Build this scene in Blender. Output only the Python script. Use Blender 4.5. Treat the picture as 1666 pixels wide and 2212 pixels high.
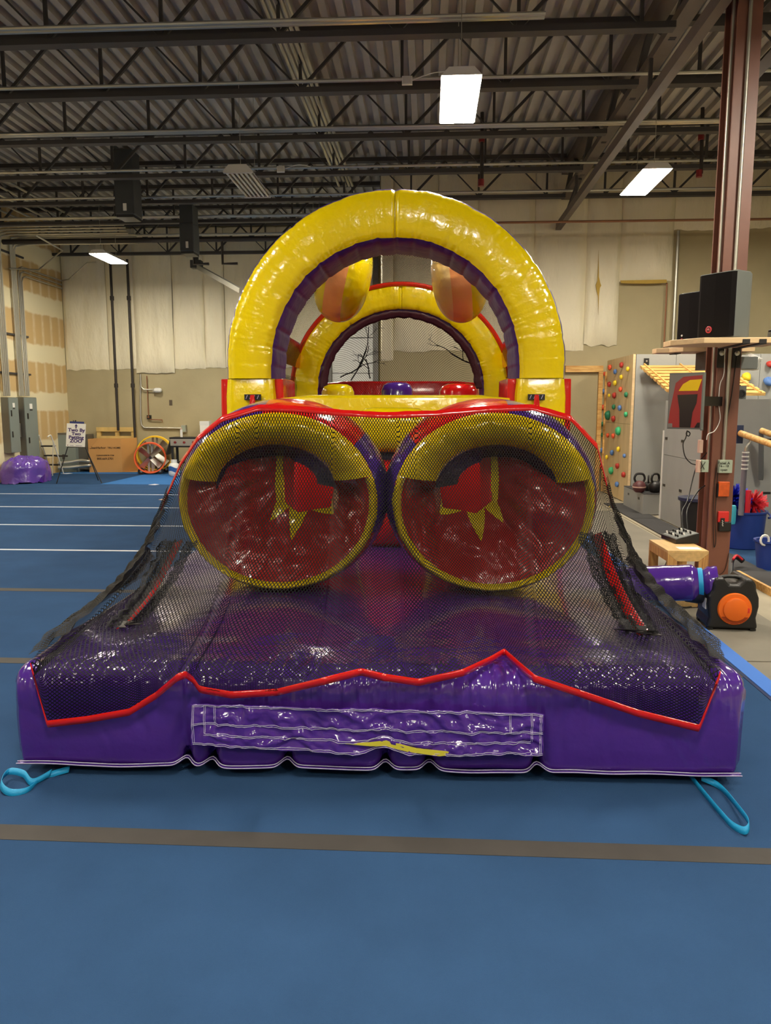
import bpy, bmesh, math, random
from mathutils import Vector, Matrix, noise
random.seed(7)
PI = math.pi
S = bpy.context.scene
for o in list(bpy.data.objects): bpy.data.objects.remove(o)
COL = S.collection

# ------------------------------------------------------------------ camera
FPX, CX, CY, CAMH = 1640.0, 833.0, 1106.0, 1.6
PITCH, YAW = math.radians(7.8335), math.radians(3.215)
cam_d = bpy.data.cameras.new('camera'); cam = bpy.data.objects.new('camera', cam_d); COL.objects.link(cam)
cam_d.sensor_fit = 'HORIZONTAL'; cam_d.sensor_width = 36.0; cam_d.lens = 36.0 * FPX / 1666.0
cam_d.clip_start = 0.05; cam_d.clip_end = 200
cam.location = (0, 0, CAMH); cam.rotation_euler = (PI/2 - PITCH, 0, YAW)
S.camera = cam

# ------------------------------------------------------------------ world, exposure
w = bpy.data.worlds.new('world'); S.world = w; w.use_nodes = True
w.node_tree.nodes['Background'].inputs[0].default_value = (0.6, 0.62, 0.66, 1)
w.node_tree.nodes['Background'].inputs[1].default_value = 0.05
S.view_settings.view_transform = 'Standard'; S.view_settings.look = 'None'
S.view_settings.exposure = 0.14; S.view_settings.gamma = 1.0
S.view_settings.use_curve_mapping = False
LAMP_STRENGTH = 125.0
LAMP_COLOR = (1.0, 0.90, 0.74)

# ------------------------------------------------------------------ pixel -> ray helpers
def ray(px, py):
    x = (px-CX)/FPX; u = -(py-CY)/FPX
    c, s = math.cos(PITCH), math.sin(PITCH)
    f = c + u*s; z = u*c - s
    return Vector((x*math.cos(YAW) - f*math.sin(YAW), x*math.sin(YAW) + f*math.cos(YAW), z))
def P(px, py, X=None, Y=None, Z=None):
    a = ray(px, py)
    t = (Z-CAMH)/a.z if Z is not None else (Y/a.y if Y is not None else X/a.x)
    return Vector((0, 0, CAMH)) + a*t
# inflatable local frame
I_LOC = Vector((-0.2265, 3.127, 0)); I_ROT = math.radians(1.2)
I_MAT = Matrix.Translation(I_LOC) @ Matrix.Rotation(I_ROT, 4, 'Z'); I_INV = I_MAT.inverted()
def IL(px, py, y=None, z=None, x=None):
    o = I_INV @ Vector((0, 0, CAMH)); d = I_INV.to_3x3() @ ray(px, py)
    if y is not None: t = (y-o.y)/d.y
    elif z is not None: t = (z-o.z)/d.z
    else: t = (x-o.x)/d.x
    return o + d*t
def WL(v): return I_INV @ Vector(v)

# ------------------------------------------------------------------ materials
def srgb(r, g, b):
    f = lambda c: ((c/255)/12.92 if c/255 <= 0.04045 else ((c/255+0.055)/1.055)**2.4)
    return (f(r), f(g), f(b), 1)
MATS = {}
def mat(name, col, rough=0.5, metal=0.0, bump=0.0, bscale=40.0, var=0.0, vscale=3.0, coat=0.0, spec=0.5, stretch=None, emit=None, col2=None, bdist=0.01, detail=3):
    m = bpy.data.materials.new(name); m.use_nodes = True; nt = m.node_tree; N = nt.nodes; L = nt.links
    b = N['Principled BSDF']; c = srgb(*col)
    b.inputs['Base Color'].default_value = c; b.inputs['Roughness'].default_value = rough; b.inputs['Metallic'].default_value = metal
    b.inputs['Coat Weight'].default_value = coat; b.inputs['Coat Roughness'].default_value = 0.08; b.inputs['Specular IOR Level'].default_value = spec
    if var > 0 or bump > 0:
        tc = N.new('ShaderNodeTexCoord'); mp = N.new('ShaderNodeMapping'); L.new(tc.outputs['Object'], mp.inputs[0])
        if stretch: mp.inputs['Scale'].default_value = stretch
    if var > 0:
        n = N.new('ShaderNodeTexNoise'); n.inputs['Scale'].default_value = vscale; n.inputs['Detail'].default_value = 6; L.new(mp.outputs[0], n.inputs[0])
        r = N.new('ShaderNodeMix'); r.data_type = 'RGBA'
        c2 = srgb(*col2) if col2 else tuple(q*(1-var) for q in c[:3]) + (1,)
        cr = N.new('ShaderNodeMapRange'); cr.inputs[1].default_value = 0.35; cr.inputs[2].default_value = 0.65
        L.new(n.outputs[0], cr.inputs[0]); L.new(cr.outputs[0], r.inputs[0]); r.inputs[6].default_value = c; r.inputs[7].default_value = c2
        L.new(r.outputs[2], b.inputs['Base Color'])
    if bump > 0:
        n2 = N.new('ShaderNodeTexNoise'); n2.inputs['Scale'].default_value = bscale; n2.inputs['Detail'].default_value = detail; L.new(mp.outputs[0], n2.inputs[0])
        bp = N.new('ShaderNodeBump'); bp.inputs['Strength'].default_value = bump; bp.inputs['Distance'].default_value = bdist
        L.new(n2.outputs[0], bp.inputs['Height']); L.new(bp.outputs[0], b.inputs['Normal'])
    if emit:
        b.inputs['Emission Color'].default_value = (*emit[0], 1); b.inputs['Emission Strength'].default_value = emit[1]
    MATS[name] = m; return m
def vinyl(name, col, bump=0.35, bscale=7.0, rough=0.19):
    m = mat(name, col, rough=rough, bump=bump, bscale=bscale, coat=0.5, bdist=0.03, detail=4, var=0.08, vscale=2.0)
    nt = m.node_tree; N = nt.nodes; L = nt.links; bp = [n for n in N if n.type == 'BUMP'][0]; n1 = bp.inputs['Height'].links[0].from_node; mp = [n for n in N if n.type == 'MAPPING'][0]
    r = N.new('ShaderNodeTexNoise'); r.noise_type = 'RIDGED_MULTIFRACTAL'; r.inputs['Scale'].default_value = bscale*0.55; r.inputs['Detail'].default_value = 2.5; r.inputs['Distortion'].default_value = 0.6
    L.new(mp.outputs[0], r.inputs[0]); mm = N.new('ShaderNodeMath'); mm.operation = 'MULTIPLY_ADD'; L.new(r.outputs[0], mm.inputs[0]); mm.inputs[1].default_value = 0.24; L.new(n1.outputs[0], mm.inputs[2]); L.new(mm.outputs[0], bp.inputs['Height']); return m
V_PUR = vinyl('vinyl_purple', (74, 38, 138)); V_YEL = vinyl('vinyl_yellow', (232, 206, 0)); V_RED = vinyl('vinyl_red', (204, 20, 20))
V_RED2 = vinyl('vinyl_red_flap', (172, 26, 26), bump=0.8, bscale=8, rough=0.26); V_ORG_LIT = vinyl('vinyl_orange_lit', (248, 166, 98), rough=0.4); V_NAVY = mat('vinyl_navy', (26, 22, 58), .55, bump=.3, bscale=9, bdist=.03)  # orange is lightened to imitate light shining through the hanging bulges
V_BAND = vinyl('vinyl_purple_band', (60, 30, 116), rough=0.38); V_BAND.node_tree.nodes['Principled BSDF'].inputs['Coat Weight'].default_value = 0.1
V_PEACH_LIT = vinyl('vinyl_peach_lit', (250, 214, 140), rough=0.4)  # brightened colour stands in for light passing through the bulge vinyl
STITCH = mat('white_thread', (188, 180, 212), 0.7)
BLUESTRAP = mat('blue_webbing', (22, 150, 205), 0.5, bump=0.2, bscale=300)
CARPET = mat('blue_carpet', (52, 84, 124), 0.95, bump=0.5, bscale=350, var=0.13, vscale=2.2, spec=0.1)
CARPET_D = mat('dark_blue_carpet', (44, 74, 110), 0.95, bump=0.4, bscale=300, var=0.15, vscale=1.5, spec=0.1)
CARPET_L = mat('bright_blue_carpet', (62, 116, 180), 0.95, bump=0.4, bscale=300, var=0.08, spec=0.1)
TAPE = mat('grey_tape', (66, 63, 60), 0.7, var=0.15, vscale=6)
WTAPE = mat('white_tape', (206, 216, 226), 0.6)
CONC = mat('concrete_floor', (168, 160, 138), 0.75, bump=0.15, bscale=60, var=0.3, vscale=1.3)
GMAT = mat('grey_rubber_mat', (128, 124, 112), 0.85, bump=0.15, bscale=200, var=0.1)
BMAT = mat('black_rubber_mat', (58, 58, 60), 0.85, bump=0.2, bscale=200, var=0.2)
CWALL = mat('concrete_wall', (178, 167, 132), 0.9, bump=0.2, bscale=14, var=0.14, vscale=0.9, spec=0.2)
INSUL = mat('white_insulation_vinyl', (234, 226, 196), 0.5, bump=0.8, bscale=4.0, var=0.10, vscale=1.0, stretch=(1.6, 1, 0.55), bdist=0.05, detail=5)
PANELW = mat('white_door_panel', (206, 208, 204), 0.6, var=0.05)
DECK = mat('steel_deck', (186, 182, 172), 0.55, metal=0.2, var=0.22, vscale=1.2)
JOIST = mat('dark_joist_steel', (64, 61, 59), 0.6, var=0.15)
BROWNS = mat('brown_primer_steel', (120, 76, 60), 0.45, bump=0.1, bscale=20, var=0.2, vscale=3)
BEAM = mat('greybrown_beam_steel', (92, 82, 76), 0.5, var=0.2)
GALV = mat('galvanised_conduit', (186, 184, 172), 0.38, metal=0.75, var=0.1)
BLKPIPE = mat('black_pipe', (44, 38, 34), 0.5)
COPPER = mat('brown_copper_pipe', (140, 96, 66), 0.5, metal=0.3)
PANELG = mat('grey_enclosure_paint', (128, 138, 132), 0.45, var=0.06)
PANELS = mat('grey_enclosure_side', (112, 110, 102), 0.35, metal=0.4)
DUCT = mat('dark_grey_duct', (64, 68, 70), 0.6, var=0.15)
PLY = mat('birch_plywood', (214, 188, 140), 0.6, var=0.14, vscale=2.0, stretch=(1, 6, 0.6))
PINE = mat('pine_wood', (226, 186, 112), 0.55, var=0.25, vscale=4, stretch=(1, 8, 8), col2=(196, 142, 72))
SHELFW = mat('shelf_wood', (226, 196, 150), 0.5, var=0.15, vscale=3, stretch=(1, 8, 8))
PALW = mat('pallet_wood', (222, 190, 116), 0.7, var=0.2, vscale=4)
OAK = mat('striped_ash_wood', (216, 170, 102), 0.5, var=0.35, vscale=5, stretch=(22, 22, 1.2), col2=(170, 116, 62))
OAKT = mat('ash_table_top', (222, 184, 120), 0.45, var=0.2, vscale=4, stretch=(8, 1, 8))
GWOOD = mat('grey_painted_plywood', (152, 154, 150), 0.6, bump=0.1, bscale=30, var=0.06)
CARD = mat('brown_cardboard', (196, 146, 84), 0.8, var=0.1, vscale=2)
INK = mat('dark_ink', (60, 42, 26), 0.8); BLACKP = mat('black_plastic', (24, 24, 25), 0.42, bump=0.1, bscale=200)
BLACKM = mat('black_metal', (26, 24, 24), 0.45); DGREY = mat('dark_grey_plastic', (104, 109, 106), 0.5, var=0.06)
GRILLE = mat('speaker_grille', (26, 23, 23), 0.9, bump=0.2, bscale=400, spec=0.1)
WHITEP = mat('white_paper', (238, 236, 228), 0.6); PURINK = mat('purple_ink', (66, 46, 106), 0.7)
ORANGEP = mat('orange_plastic', (232, 108, 22), 0.38); YELM = mat('yellow_paint_metal', (236, 196, 24), 0.4); ORAM = mat('orange_paint_metal', (228, 92, 36), 0.4)
ALU = mat('brushed_aluminium', (176, 174, 166), 0.35, metal=0.8, var=0.15)
STEEL = mat('stainless_steel', (190, 188, 180), 0.3, metal=0.8)
KNOBR = mat('dark_red_knob', (120, 30, 30), 0.4); WHITEM = mat('white_painted_metal', (226, 226, 220), 0.45)
BLUEP = mat('blue_plastic_tub', (36, 62, 140), 0.4, var=0.2, vscale=3); BLUEF = mat('blue_foil', (26, 44, 190), 0.35); REDF = mat('red_foil', (206, 40, 54), 0.4)
TEAL = mat('teal_cloth', (60, 168, 190), 0.6); SOCKB = mat('junction_box_green', (156, 168, 150), 0.5)
PINKP = mat('beige_plastic', (200, 168, 150), 0.5); CARDR = mat('red_card', (206, 40, 36), 0.5); ORPACK = mat('orange_packet', (216, 92, 30), 0.45, var=0.3, vscale=20)
LENS = mat('lit_lens', (255, 246, 226), 0.5, emit=(LAMP_COLOR, LAMP_STRENGTH))
HOUS = mat('white_lamp_housing', (206, 204, 196), 0.5); TUBEOFF = mat('unlit_tube_white', (228, 226, 214), 0.3); REFL = mat('lamp_reflector', (150, 146, 134), 0.25, metal=0.7)
SCR_R = mat('screen_red', (150, 46, 46), 0.3); SCR_Y = mat('screen_yellow', (226, 190, 0), 0.3); SCR_K = mat('screen_black', (38, 34, 34), 0.25); SCR_G = mat('screen_grey', (120, 116, 112), 0.3)
GLASSW = mat('white_tank_paint', (222, 224, 220), 0.4)
HOLDC = {k: mat('hold_'+k, c, 0.5, bump=0.2, bscale=40) for k, c in dict(red=(176, 50, 40), orange=(228, 88, 50), yellow=(236, 206, 40), blue=(84, 122, 184), green=(34, 120, 84), mint=(60, 178, 120)).items()}

def drywall():
    m = bpy.data.materials.new('taped_drywall'); m.use_nodes = True; nt = m.node_tree; N = nt.nodes; L = nt.links; b = N['Principled BSDF']; b.inputs['Roughness'].default_value = 0.9
    tc = N.new('ShaderNodeTexCoord'); sp = N.new('ShaderNodeSeparateXYZ'); L.new(tc.outputs['Object'], sp.inputs[0])
    nz = N.new('ShaderNodeTexNoise'); nz.inputs['Scale'].default_value = 2.5; nz.inputs['Detail'].default_value = 4; L.new(tc.outputs['Object'], nz.inputs[0])
    def M(op, a, bb=None, c=None):
        n = N.new('ShaderNodeMath'); n.operation = op
        for i, v in enumerate((a, bb, c)):
            if v is None: continue
            if isinstance(v, (int, float)): n.inputs[i].default_value = v
            else: L.new(v, n.inputs[i])
        return n.outputs[0]
    wob = M('MULTIPLY', M('SUBTRACT', nz.outputs[0], 0.5), 0.16)
    zz = M('ADD', M('DIVIDE', M('ADD', sp.outputs[2], 0.52), 1.13), wob)
    band = M('PINGPONG', zz, 0.5)                    # 0 at joint, .5 mid sheet
    mr = N.new('ShaderNodeMapRange'); mr.inputs[1].default_value = 0.17; mr.inputs[2].default_value = 0.21; L.new(band, mr.inputs[0])
    yy = M('PINGPONG', M('DIVIDE', sp.outputs[1], 0.41), 0.5)
    st = N.new('ShaderNodeMapRange'); st.inputs[1].default_value = 0.20; st.inputs[2].default_value = 0.04; L.new(yy, st.inputs[0])
    n2 = N.new('ShaderNodeTexNoise'); n2.inputs['Scale'].default_value = 7; L.new(tc.outputs['Object'], n2.inputs[0])
    st2 = M('MULTIPLY', M('MULTIPLY', st.outputs[0], n2.outputs[0]), 0.95)
    fac = M('MULTIPLY', mr.outputs[0], M('SUBTRACT', 1.0, st2))
    mx = N.new('ShaderNodeMix'); mx.data_type = 'RGBA'; mx.inputs[6].default_value = srgb(228, 218, 180); mx.inputs[7].default_value = srgb(200, 170, 116)
    L.new(fac, mx.inputs[0]); L.new(mx.outputs[2], b.inputs['Base Color']); return m
DRYW = drywall()

def netmat(name, pitch, width, col=(9, 9, 10)):
    m = bpy.data.materials.new(name); m.use_nodes = True; nt = m.node_tree; N = nt.nodes; L = nt.links
    b = N['Principled BSDF']; b.inputs['Base Color'].default_value = srgb(*col); b.inputs['Roughness'].default_value = 0.6; b.inputs['Specular IOR Level'].default_value = 0.15
    out = N['Material Output']; uv = N.new('ShaderNodeUVMap'); uv.uv_map = 'UVMap'; sp = N.new('ShaderNodeSeparateXYZ'); L.new(uv.outputs[0], sp.inputs[0])
    def M(op, a, bb):
        n = N.new('ShaderNodeMath'); n.operation = op
        for i, v in enumerate((a, bb)):
            if isinstance(v, (int, float)): n.inputs[i].default_value = v
            else: L.new(v, n.inputs[i])
        return n.outputs[0]
    a = M('DIVIDE', sp.outputs[0], pitch); c = M('DIVIDE', sp.outputs[1], pitch*1.5)
    l1 = M('PINGPONG', M('ADD', a, c), 0.5); l2 = M('PINGPONG', M('SUBTRACT', a, c), 0.5)
    mask = M('LESS_THAN', M('MINIMUM', l1, l2), width)
    tr = N.new('ShaderNodeBsdfTransparent'); mx = N.new('ShaderNodeMixShader')
    L.new(mask, mx.inputs[0]); L.new(tr.outputs[0], mx.inputs[1]); L.new(b.outputs[0], mx.inputs[2]); L.new(mx.outputs[0], out.inputs[0]); return m
NET = netmat('black_net', 0.0165, 0.15)
NETD = netmat('black_net_dense', 0.016, 0.27)
NETF = netmat('black_net_far', 0.03, 0.075)
NETR = netmat('black_net_roof', 0.03, 0.14)

# ------------------------------------------------------------------ mesh helpers
class MB:
    def __init__(s): s.v = []; s.f = []; s.uv = {}
    def add(s, vs, fs, uvs=None):
        n = len(s.v); s.v += [tuple(q) for q in vs]
        if uvs is not None:
            for i, q in enumerate(uvs): s.uv[n+i] = q
        s.f += [tuple(i+n for i in f) for f in fs]; return s
    def box(s, a, b):
        (x0, y0, z0), (x1, y1, z1) = a, b
        return s.add([(x0,y0,z0),(x1,y0,z0),(x1,y1,z0),(x0,y1,z0),(x0,y0,z1),(x1,y0,z1),(x1,y1,z1),(x0,y1,z1)], [(0,3,2,1),(4,5,6,7),(0,1,5,4),(1,2,6,5),(2,3,7,6),(3,0,4,7)])
    def bar(s, p, q, wd, ht, up=(0,0,1)):
        p, q = Vector(p), Vector(q); d = (q-p).normalized(); u = Vector(up)
        if abs(d.dot(u)) > 0.98: u = Vector((0, 1, 0))
        r = d.cross(u).normalized()*(wd/2); u2 = r.cross(d).normalized()*(ht/2)
        return s.add([p-r-u2, p+r-u2, p+r+u2, p-r+u2, q-r-u2, q+r-u2, q+r+u2, q-r+u2], [(0,3,2,1),(4,5,6,7),(0,1,5,4),(1,2,6,5),(2,3,7,6),(3,0,4,7)])
    def tube(s, pts, r, n=8, caps=True, closed=False):
        pts = [Vector(p) for p in pts]; k = len(pts); rr = r if isinstance(r, (list, tuple)) else [r]*k
        vs = []; prev = None
        for i, p in enumerate(pts):
            d = (pts[(i+1) % k] - pts[i-1]) if closed else (pts[min(i+1, k-1)] - pts[max(i-1, 0)])
            d.normalize()
            if prev is None:
                u = Vector((0, 0, 1)) if abs(d.z) < 0.9 else Vector((1, 0, 0)); u = (u - d*u.dot(d)).normalized()
            else:
                u = prev - d*prev.dot(d); u.normalize()
            prev = u; v = d.cross(u)
            for j in range(n): a = 2*PI*j/n; vs.append(p + (u*math.cos(a) + v*math.sin(a))*rr[i])
        fs = [(i*n+j, i*n+(j+1) % n, ((i+1) % k)*n+(j+1) % n, ((i+1) % k)*n+j) for i in range(k if closed else k-1) for j in range(n)]
        if caps and not closed: fs += [tuple(range(n-1, -1, -1)), tuple((k-1)*n+j for j in range(n))]
        return s.add(vs, fs)
    def cyl(s, p, q, r, n=16, r2=None): return s.tube([p, q], [r, r if r2 is None else r2], n)
    def grid(s, fn, nu, nv, closeu=False, uv=None, flip=False):
        vs = [fn(i/(nu if closeu else nu-1), j/(nv-1)) for j in range(nv) for i in range(nu)]
        uvs = [uv(i/(nu if closeu else nu-1), j/(nv-1)) for j in range(nv) for i in range(nu)] if uv else None
        fs = []
        for j in range(nv-1):
            for i in range(nu if closeu else nu-1):
                q = (j*nu+i, j*nu+(i+1) % nu, (j+1)*nu+(i+1) % nu, (j+1)*nu+i); fs.append(q[::-1] if flip else q)
        return s.add(vs, fs, uvs)
    def prism(s, poly, off):
        n = len(poly); o = Vector(off); a = [Vector(p) for p in poly]
        return s.add(a + [p+o for p in a], [tuple(range(n-1, -1, -1)), tuple(range(n, 2*n))] + [(i, (i+1) % n, n+(i+1) % n, n+i) for i in range(n)])
    def lathe(s, prof, c=(0,0,0), n=24, axis='z'):
        vs = []
        for r, h in prof:
            for j in range(n):
                a = 2*PI*j/n; x, y = r*math.cos(a), r*math.sin(a)
                vs.append({'z': (c[0]+x, c[1]+y, c[2]+h), 'y': (c[0]+x, c[1]+h, c[2]+y), 'x': (c[0]+h, c[1]+x, c[2]+y)}[axis])
        k = len(prof); fs = [(i*n+j, i*n+(j+1) % n, (i+1)*n+(j+1) % n, (i+1)*n+j) for i in range(k-1) for j in range(n)]
        fs += [tuple(range(n-1, -1, -1)), tuple((k-1)*n+j for j in range(n))]
        return s.add(vs, fs)
    def puff(s, c, h, e=0.35, n=10):
        """inflated box: rounded box of half sizes h, edge radius share e"""
        vs = []; fs = []; r = min(h)*e*2 if e <= 0.5 else min(h)
        def pt(d):
            m = max(abs(q) for q in d); q = [v/m for v in d]
            core = [q[i]*h[i] for i in range(3)]
            inn = [max(-(h[i]-r), min(h[i]-r, core[i])) for i in range(3)]
            dv = Vector([core[i]-inn[i] for i in range(3)])
            if dv.length > 1e-6: dv = dv.normalized()*r
            return tuple(c[i]+inn[i]+dv[i] for i in range(3))
        for ax in range(3):
            for sg in (-1, 1):
                o = len(vs)
                for j in range(n+1):
                    for i in range(n+1):
                        a, b = math.tan((i/n*2-1)*PI/4), math.tan((j/n*2-1)*PI/4); d = [0, 0, 0]; d[ax] = sg; d[(ax+1) % 3] = a; d[(ax+2) % 3] = b; vs.append(pt(d))
                for j in range(n):
                    for i in range(n):
                        q = (o+j*(n+1)+i, o+j*(n+1)+i+1, o+(j+1)*(n+1)+i+1, o+(j+1)*(n+1)+i); fs.append(q if sg > 0 else q[::-1])
        return s.add(vs, fs)
    def mesh(s, name, m, smooth=False, weld=False):
        me = bpy.data.meshes.new(name); me.from_pydata(s.v, [], s.f); me.materials.append(m)
        if s.uv:
            l = me.uv_layers.new(name='UVMap')
            for lp in me.loops: l.data[lp.index].uv = s.uv.get(lp.vertex_index, (0, 0))
        if weld or not s.uv:
            b = bmesh.new(); b.from_mesh(me)
            if weld: bmesh.ops.remove_doubles(b, verts=b.verts, dist=1e-4)
            if not s.uv: bmesh.ops.recalc_face_normals(b, faces=b.faces)
            b.to_mesh(me); b.free()
        if smooth:
            for p in me.polygons: p.use_smooth = True
            if smooth != 'all':
                try: me.set_sharp_from_angle(angle=math.radians(40))
                except Exception: pass
        me.update(); return me
    def build(s, name, m, parent=None, smooth=False, weld=False, loc=None):
        o = bpy.data.objects.new(name, s.mesh(name, m, smooth, weld)); COL.objects.link(o); o.parent = parent
        if loc is not None: o.location = loc
        return o
def tag(o, label=None, cat=None, group=None, kind=None):
    if label: o['label'] = label
    if cat: o['category'] = cat
    if group: o['group'] = group
    if kind: o['kind'] = kind
    return o
def empty(name, loc=(0,0,0), rz=0, parent=None):
    o = bpy.data.objects.new(name, None); COL.objects.link(o); o.location = loc; o.rotation_euler = (0, 0, rz); o.empty_display_size = 0.1; o.parent = parent; return o
def bevel(o, wd=0.005, seg=2):
    m = o.modifiers.new('bevel', 'BEVEL'); m.width = wd; m.segments = seg; m.limit_method = 'ANGLE'; return o
def solid(o, t):
    m = o.modifiers.new('solid', 'SOLIDIFY'); m.thickness = t; m.offset = 0; return o
def copyobj(o, parent, loc=None, rot=None, scale=None):
    c = o.copy(); COL.objects.link(c); c.parent = parent
    if loc is not None: c.location = loc
    if rot is not None: c.rotation_euler = rot
    if scale is not None: c.scale = scale
    return c
def text(name, body, size, m, parent, loc, rot, align='CENTER', ext=0.001, sx=1.0, bold=0.0):
    cu = bpy.data.curves.new(name, 'FONT'); cu.body = body; cu.size = size; cu.align_x = align; cu.extrude = ext; cu.resolution_u = 3; cu.offset = bold
    t = bpy.data.objects.new(name, cu); COL.objects.link(t)
    dg = bpy.context.evaluated_depsgraph_get(); me = bpy.data.meshes.new_from_object(t.evaluated_get(dg)); bpy.data.objects.remove(t)
    me.materials.clear(); me.materials.append(m)
    o = bpy.data.objects.new(name, me); COL.objects.link(o); o.parent = parent; o.location = loc; o.rotation_euler = rot; o.scale = (sx, 1, 1); return o
def nz(x, y=0.0, z=0.0): return noise.noise(Vector((x, y, z)))
def lerp(a, b, t): return a + (b-a)*t
def polyat(pts, t):
    """point at fraction t of the arc length of a polyline"""
    pts = [Vector(p) for p in pts]; ls = [(pts[i+1]-pts[i]).length for i in range(len(pts)-1)]; T = sum(ls)*max(0, min(1, t))
    for i, l in enumerate(ls):
        if T <= l or i == len(ls)-1: return pts[i].lerp(pts[i+1], min(1, T/l if l else 0))
        T -= l
def smoothpoly(pts, n):
    """Catmull-Rom through pts, n samples"""
    pts = [Vector(p) for p in pts]; out = []; k = len(pts)-1
    for i in range(n):
        t = i/(n-1)*k; j = min(int(t), k-1); f = t-j
        p0, p1, p2, p3 = pts[max(j-1, 0)], pts[j], pts[j+1], pts[min(j+2, k)]
        out.append(0.5*((2*p1) + (p2-p0)*f + (2*p0-5*p1+4*p2-p3)*f*f + (3*p1-p0-3*p2+p3)*f**3))
    return out

# =================================================================== SETTING
XL, XR, YB, YF, YN = -9.2, 9.4, -7.0, 19.1, 14.9     # left wall, right wall, back wall, far wall, nearer far wall
XJ = -0.94                                          # where the far wall steps forward
DECKZ, CHZ = 6.0, 5.3
floor = MB().box((XL, YB, -0.06), (XR, YF, -0.012)).build('floor', CONC); tag(floor, 'pale worn concrete slab floor of the gym', kind='structure')
# carpet rolls, 6 ft wide
seams = [-2.9, -1.06, 0.77, 2.61, 4.53, 6.38, 8.24, 10.04, 11.9, 13.72, 15.58]
CXR = 2.02
for i in range(len(seams)-1):
    MB().box((XL+0.02, seams[i]+0.004, -0.012), (CXR, seams[i+1]-0.004, 0.0)).build('carpet_roll', CARPET, floor)
for i, y in enumerate(seams[1:-1]):
    if y < 7: MB().box((XL+0.02, y-0.05, 0.0), (CXR, y+0.05, 0.002)).build('seam_tape', TAPE, floor)
    else: MB().box((XL+0.02, y-0.03, 0.0), (CXR, y+0.03, 0.002)).build('white_seam_tape', WTAPE, floor)
MB().prism([(XL+0.02, 15.585, -0.01), (P(215,1046,Z=0).x, 15.585, -0.01), (P(318,1023,Z=0).x, 18.05, -0.01), (XL+0.02, 18.05, -0.01)], (0,0,0.012)).build('dark_carpet_piece', CARPET_D, floor)
MB().prism([(P(215,1046,Z=0).x+.01, 15.585, -0.01), (CXR, 15.585, -0.01), (CXR, 18.05, -0.01), (P(318,1023,Z=0).x+.01, 18.05, -0.01)], (0,0,0.011)).build('bright_carpet_piece', CARPET_L, floor)
MB().box((XL+.02, 18.055, -0.01), (CXR, YF-.02, 0.0)).build('carpet_piece', CARPET_L, floor)
MB().box((CXR-0.10, YB+.1, 0.0), (CXR+0.012, 15.5, 0.004)).build('carpet_edge_binding', mat('edge_blue', (62, 118, 206), 0.8), floor)
MB().box((CXR-0.125, YB+.1, 0.0), (CXR-0.105, 15.5, 0.003)).build('carpet_edge_seam', mat('edge_dark', (24, 44, 84), 0.8), floor)
for y0, y1, x1 in ((3.2, 4.78, 2.95), (4.8, 6.5, 2.6), (7.6, 12.0, 2.86)):
    MB().box((CXR+0.02, y0, -0.012), (x1, y1, -0.004)).build('grey_floor_mat', GMAT, floor)
for y0, y1 in ((7.5, 9.28), (9.3, 11.1), (11.12, 12.9)):
    MB().box((2.96, y0, -0.012), (3.34, y1, 0.006)).build('black_floor_mat', BMAT, floor)
MB().box((2.99, 5.5, -0.012), (3.28, 7.3, 0.05)).build('black_balance_mat', BMAT, floor)
MB().box((2.955, 5.5, -0.012), (2.985, 7.3, 0.055)).build('wood_edge_strip', PINE, floor)
MB().box((3.30, 6.0, -0.012), (XR-.1, 9.48, 0.0)).build('blue_floor_mat', CARPET, floor)
MB().box((2.90, 7.6, -0.012), (2.95, 12.9, -0.002)).build('pale_floor_strip', CONC, floor)
def onfloor(px, py, sx, sy, m, nm):
    p = P(px, py, Z=0); MB().prism([(p.x-sx,p.y-sy*.5,0.002),(p.x+sx*.6,p.y-sy,0.002),(p.x+sx,p.y+sy*.3,0.002),(p.x-sx*.3,p.y+sy,0.002)], (0,0,0.003)).build(nm, m, floor)
onfloor(352, 1079, .06, .12, PINKP, 'tape_scrap'); onfloor(333, 1047, .1, .12, WTAPE, 'tape_scrap'); onfloor(145, 1021+2, .12, .15, WTAPE, 'tape_scrap')
onfloor(1322, 1094, .06, .14, YELM, 'yellow_tape_scrap')

wl = MB().box((XL-0.15, YB, -0.06), (XL, YF+0.15, DECKZ+0.1)).build('wall_left', DRYW); tag(wl, 'unpainted drywall side wall with pale taped joint bands', kind='structure')
wfa = MB().box((XL-0.15, YF, -0.06), (XJ+0.3, YF+0.15, DECKZ+0.1)).build('wall_far_left', CWALL); tag(wfa, 'bare grey-tan concrete end wall behind the fans and boxes', kind='structure')
wfb = MB().box((XJ, YN, -0.06), (XR+.15, YN+0.15, DECKZ+0.1)).build('wall_far_right', CWALL); tag(wfb, 'bare concrete end wall behind the climbing panel', kind='structure')
wst = MB().box((XJ, YN+.15, -0.06), (XJ+0.15, YF, DECKZ+0.1)).build('wall_step', CWALL); tag(wst, 'short concrete wall joining the two end walls', kind='structure')
wr = MB().box((XR, YB, -0.06), (XR+0.15, YN, DECKZ+0.1)).build('wall_right', CWALL); tag(wr, 'bare concrete side wall beyond the grey plywood blocks', kind='structure')
wb = MB().box((XL-0.15, YB-0.15, -0.06), (XR+0.15, YB, DECKZ+0.1)).build('wall_back', CWALL); tag(wb, 'bare concrete wall opposite the fans', kind='structure')

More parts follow.
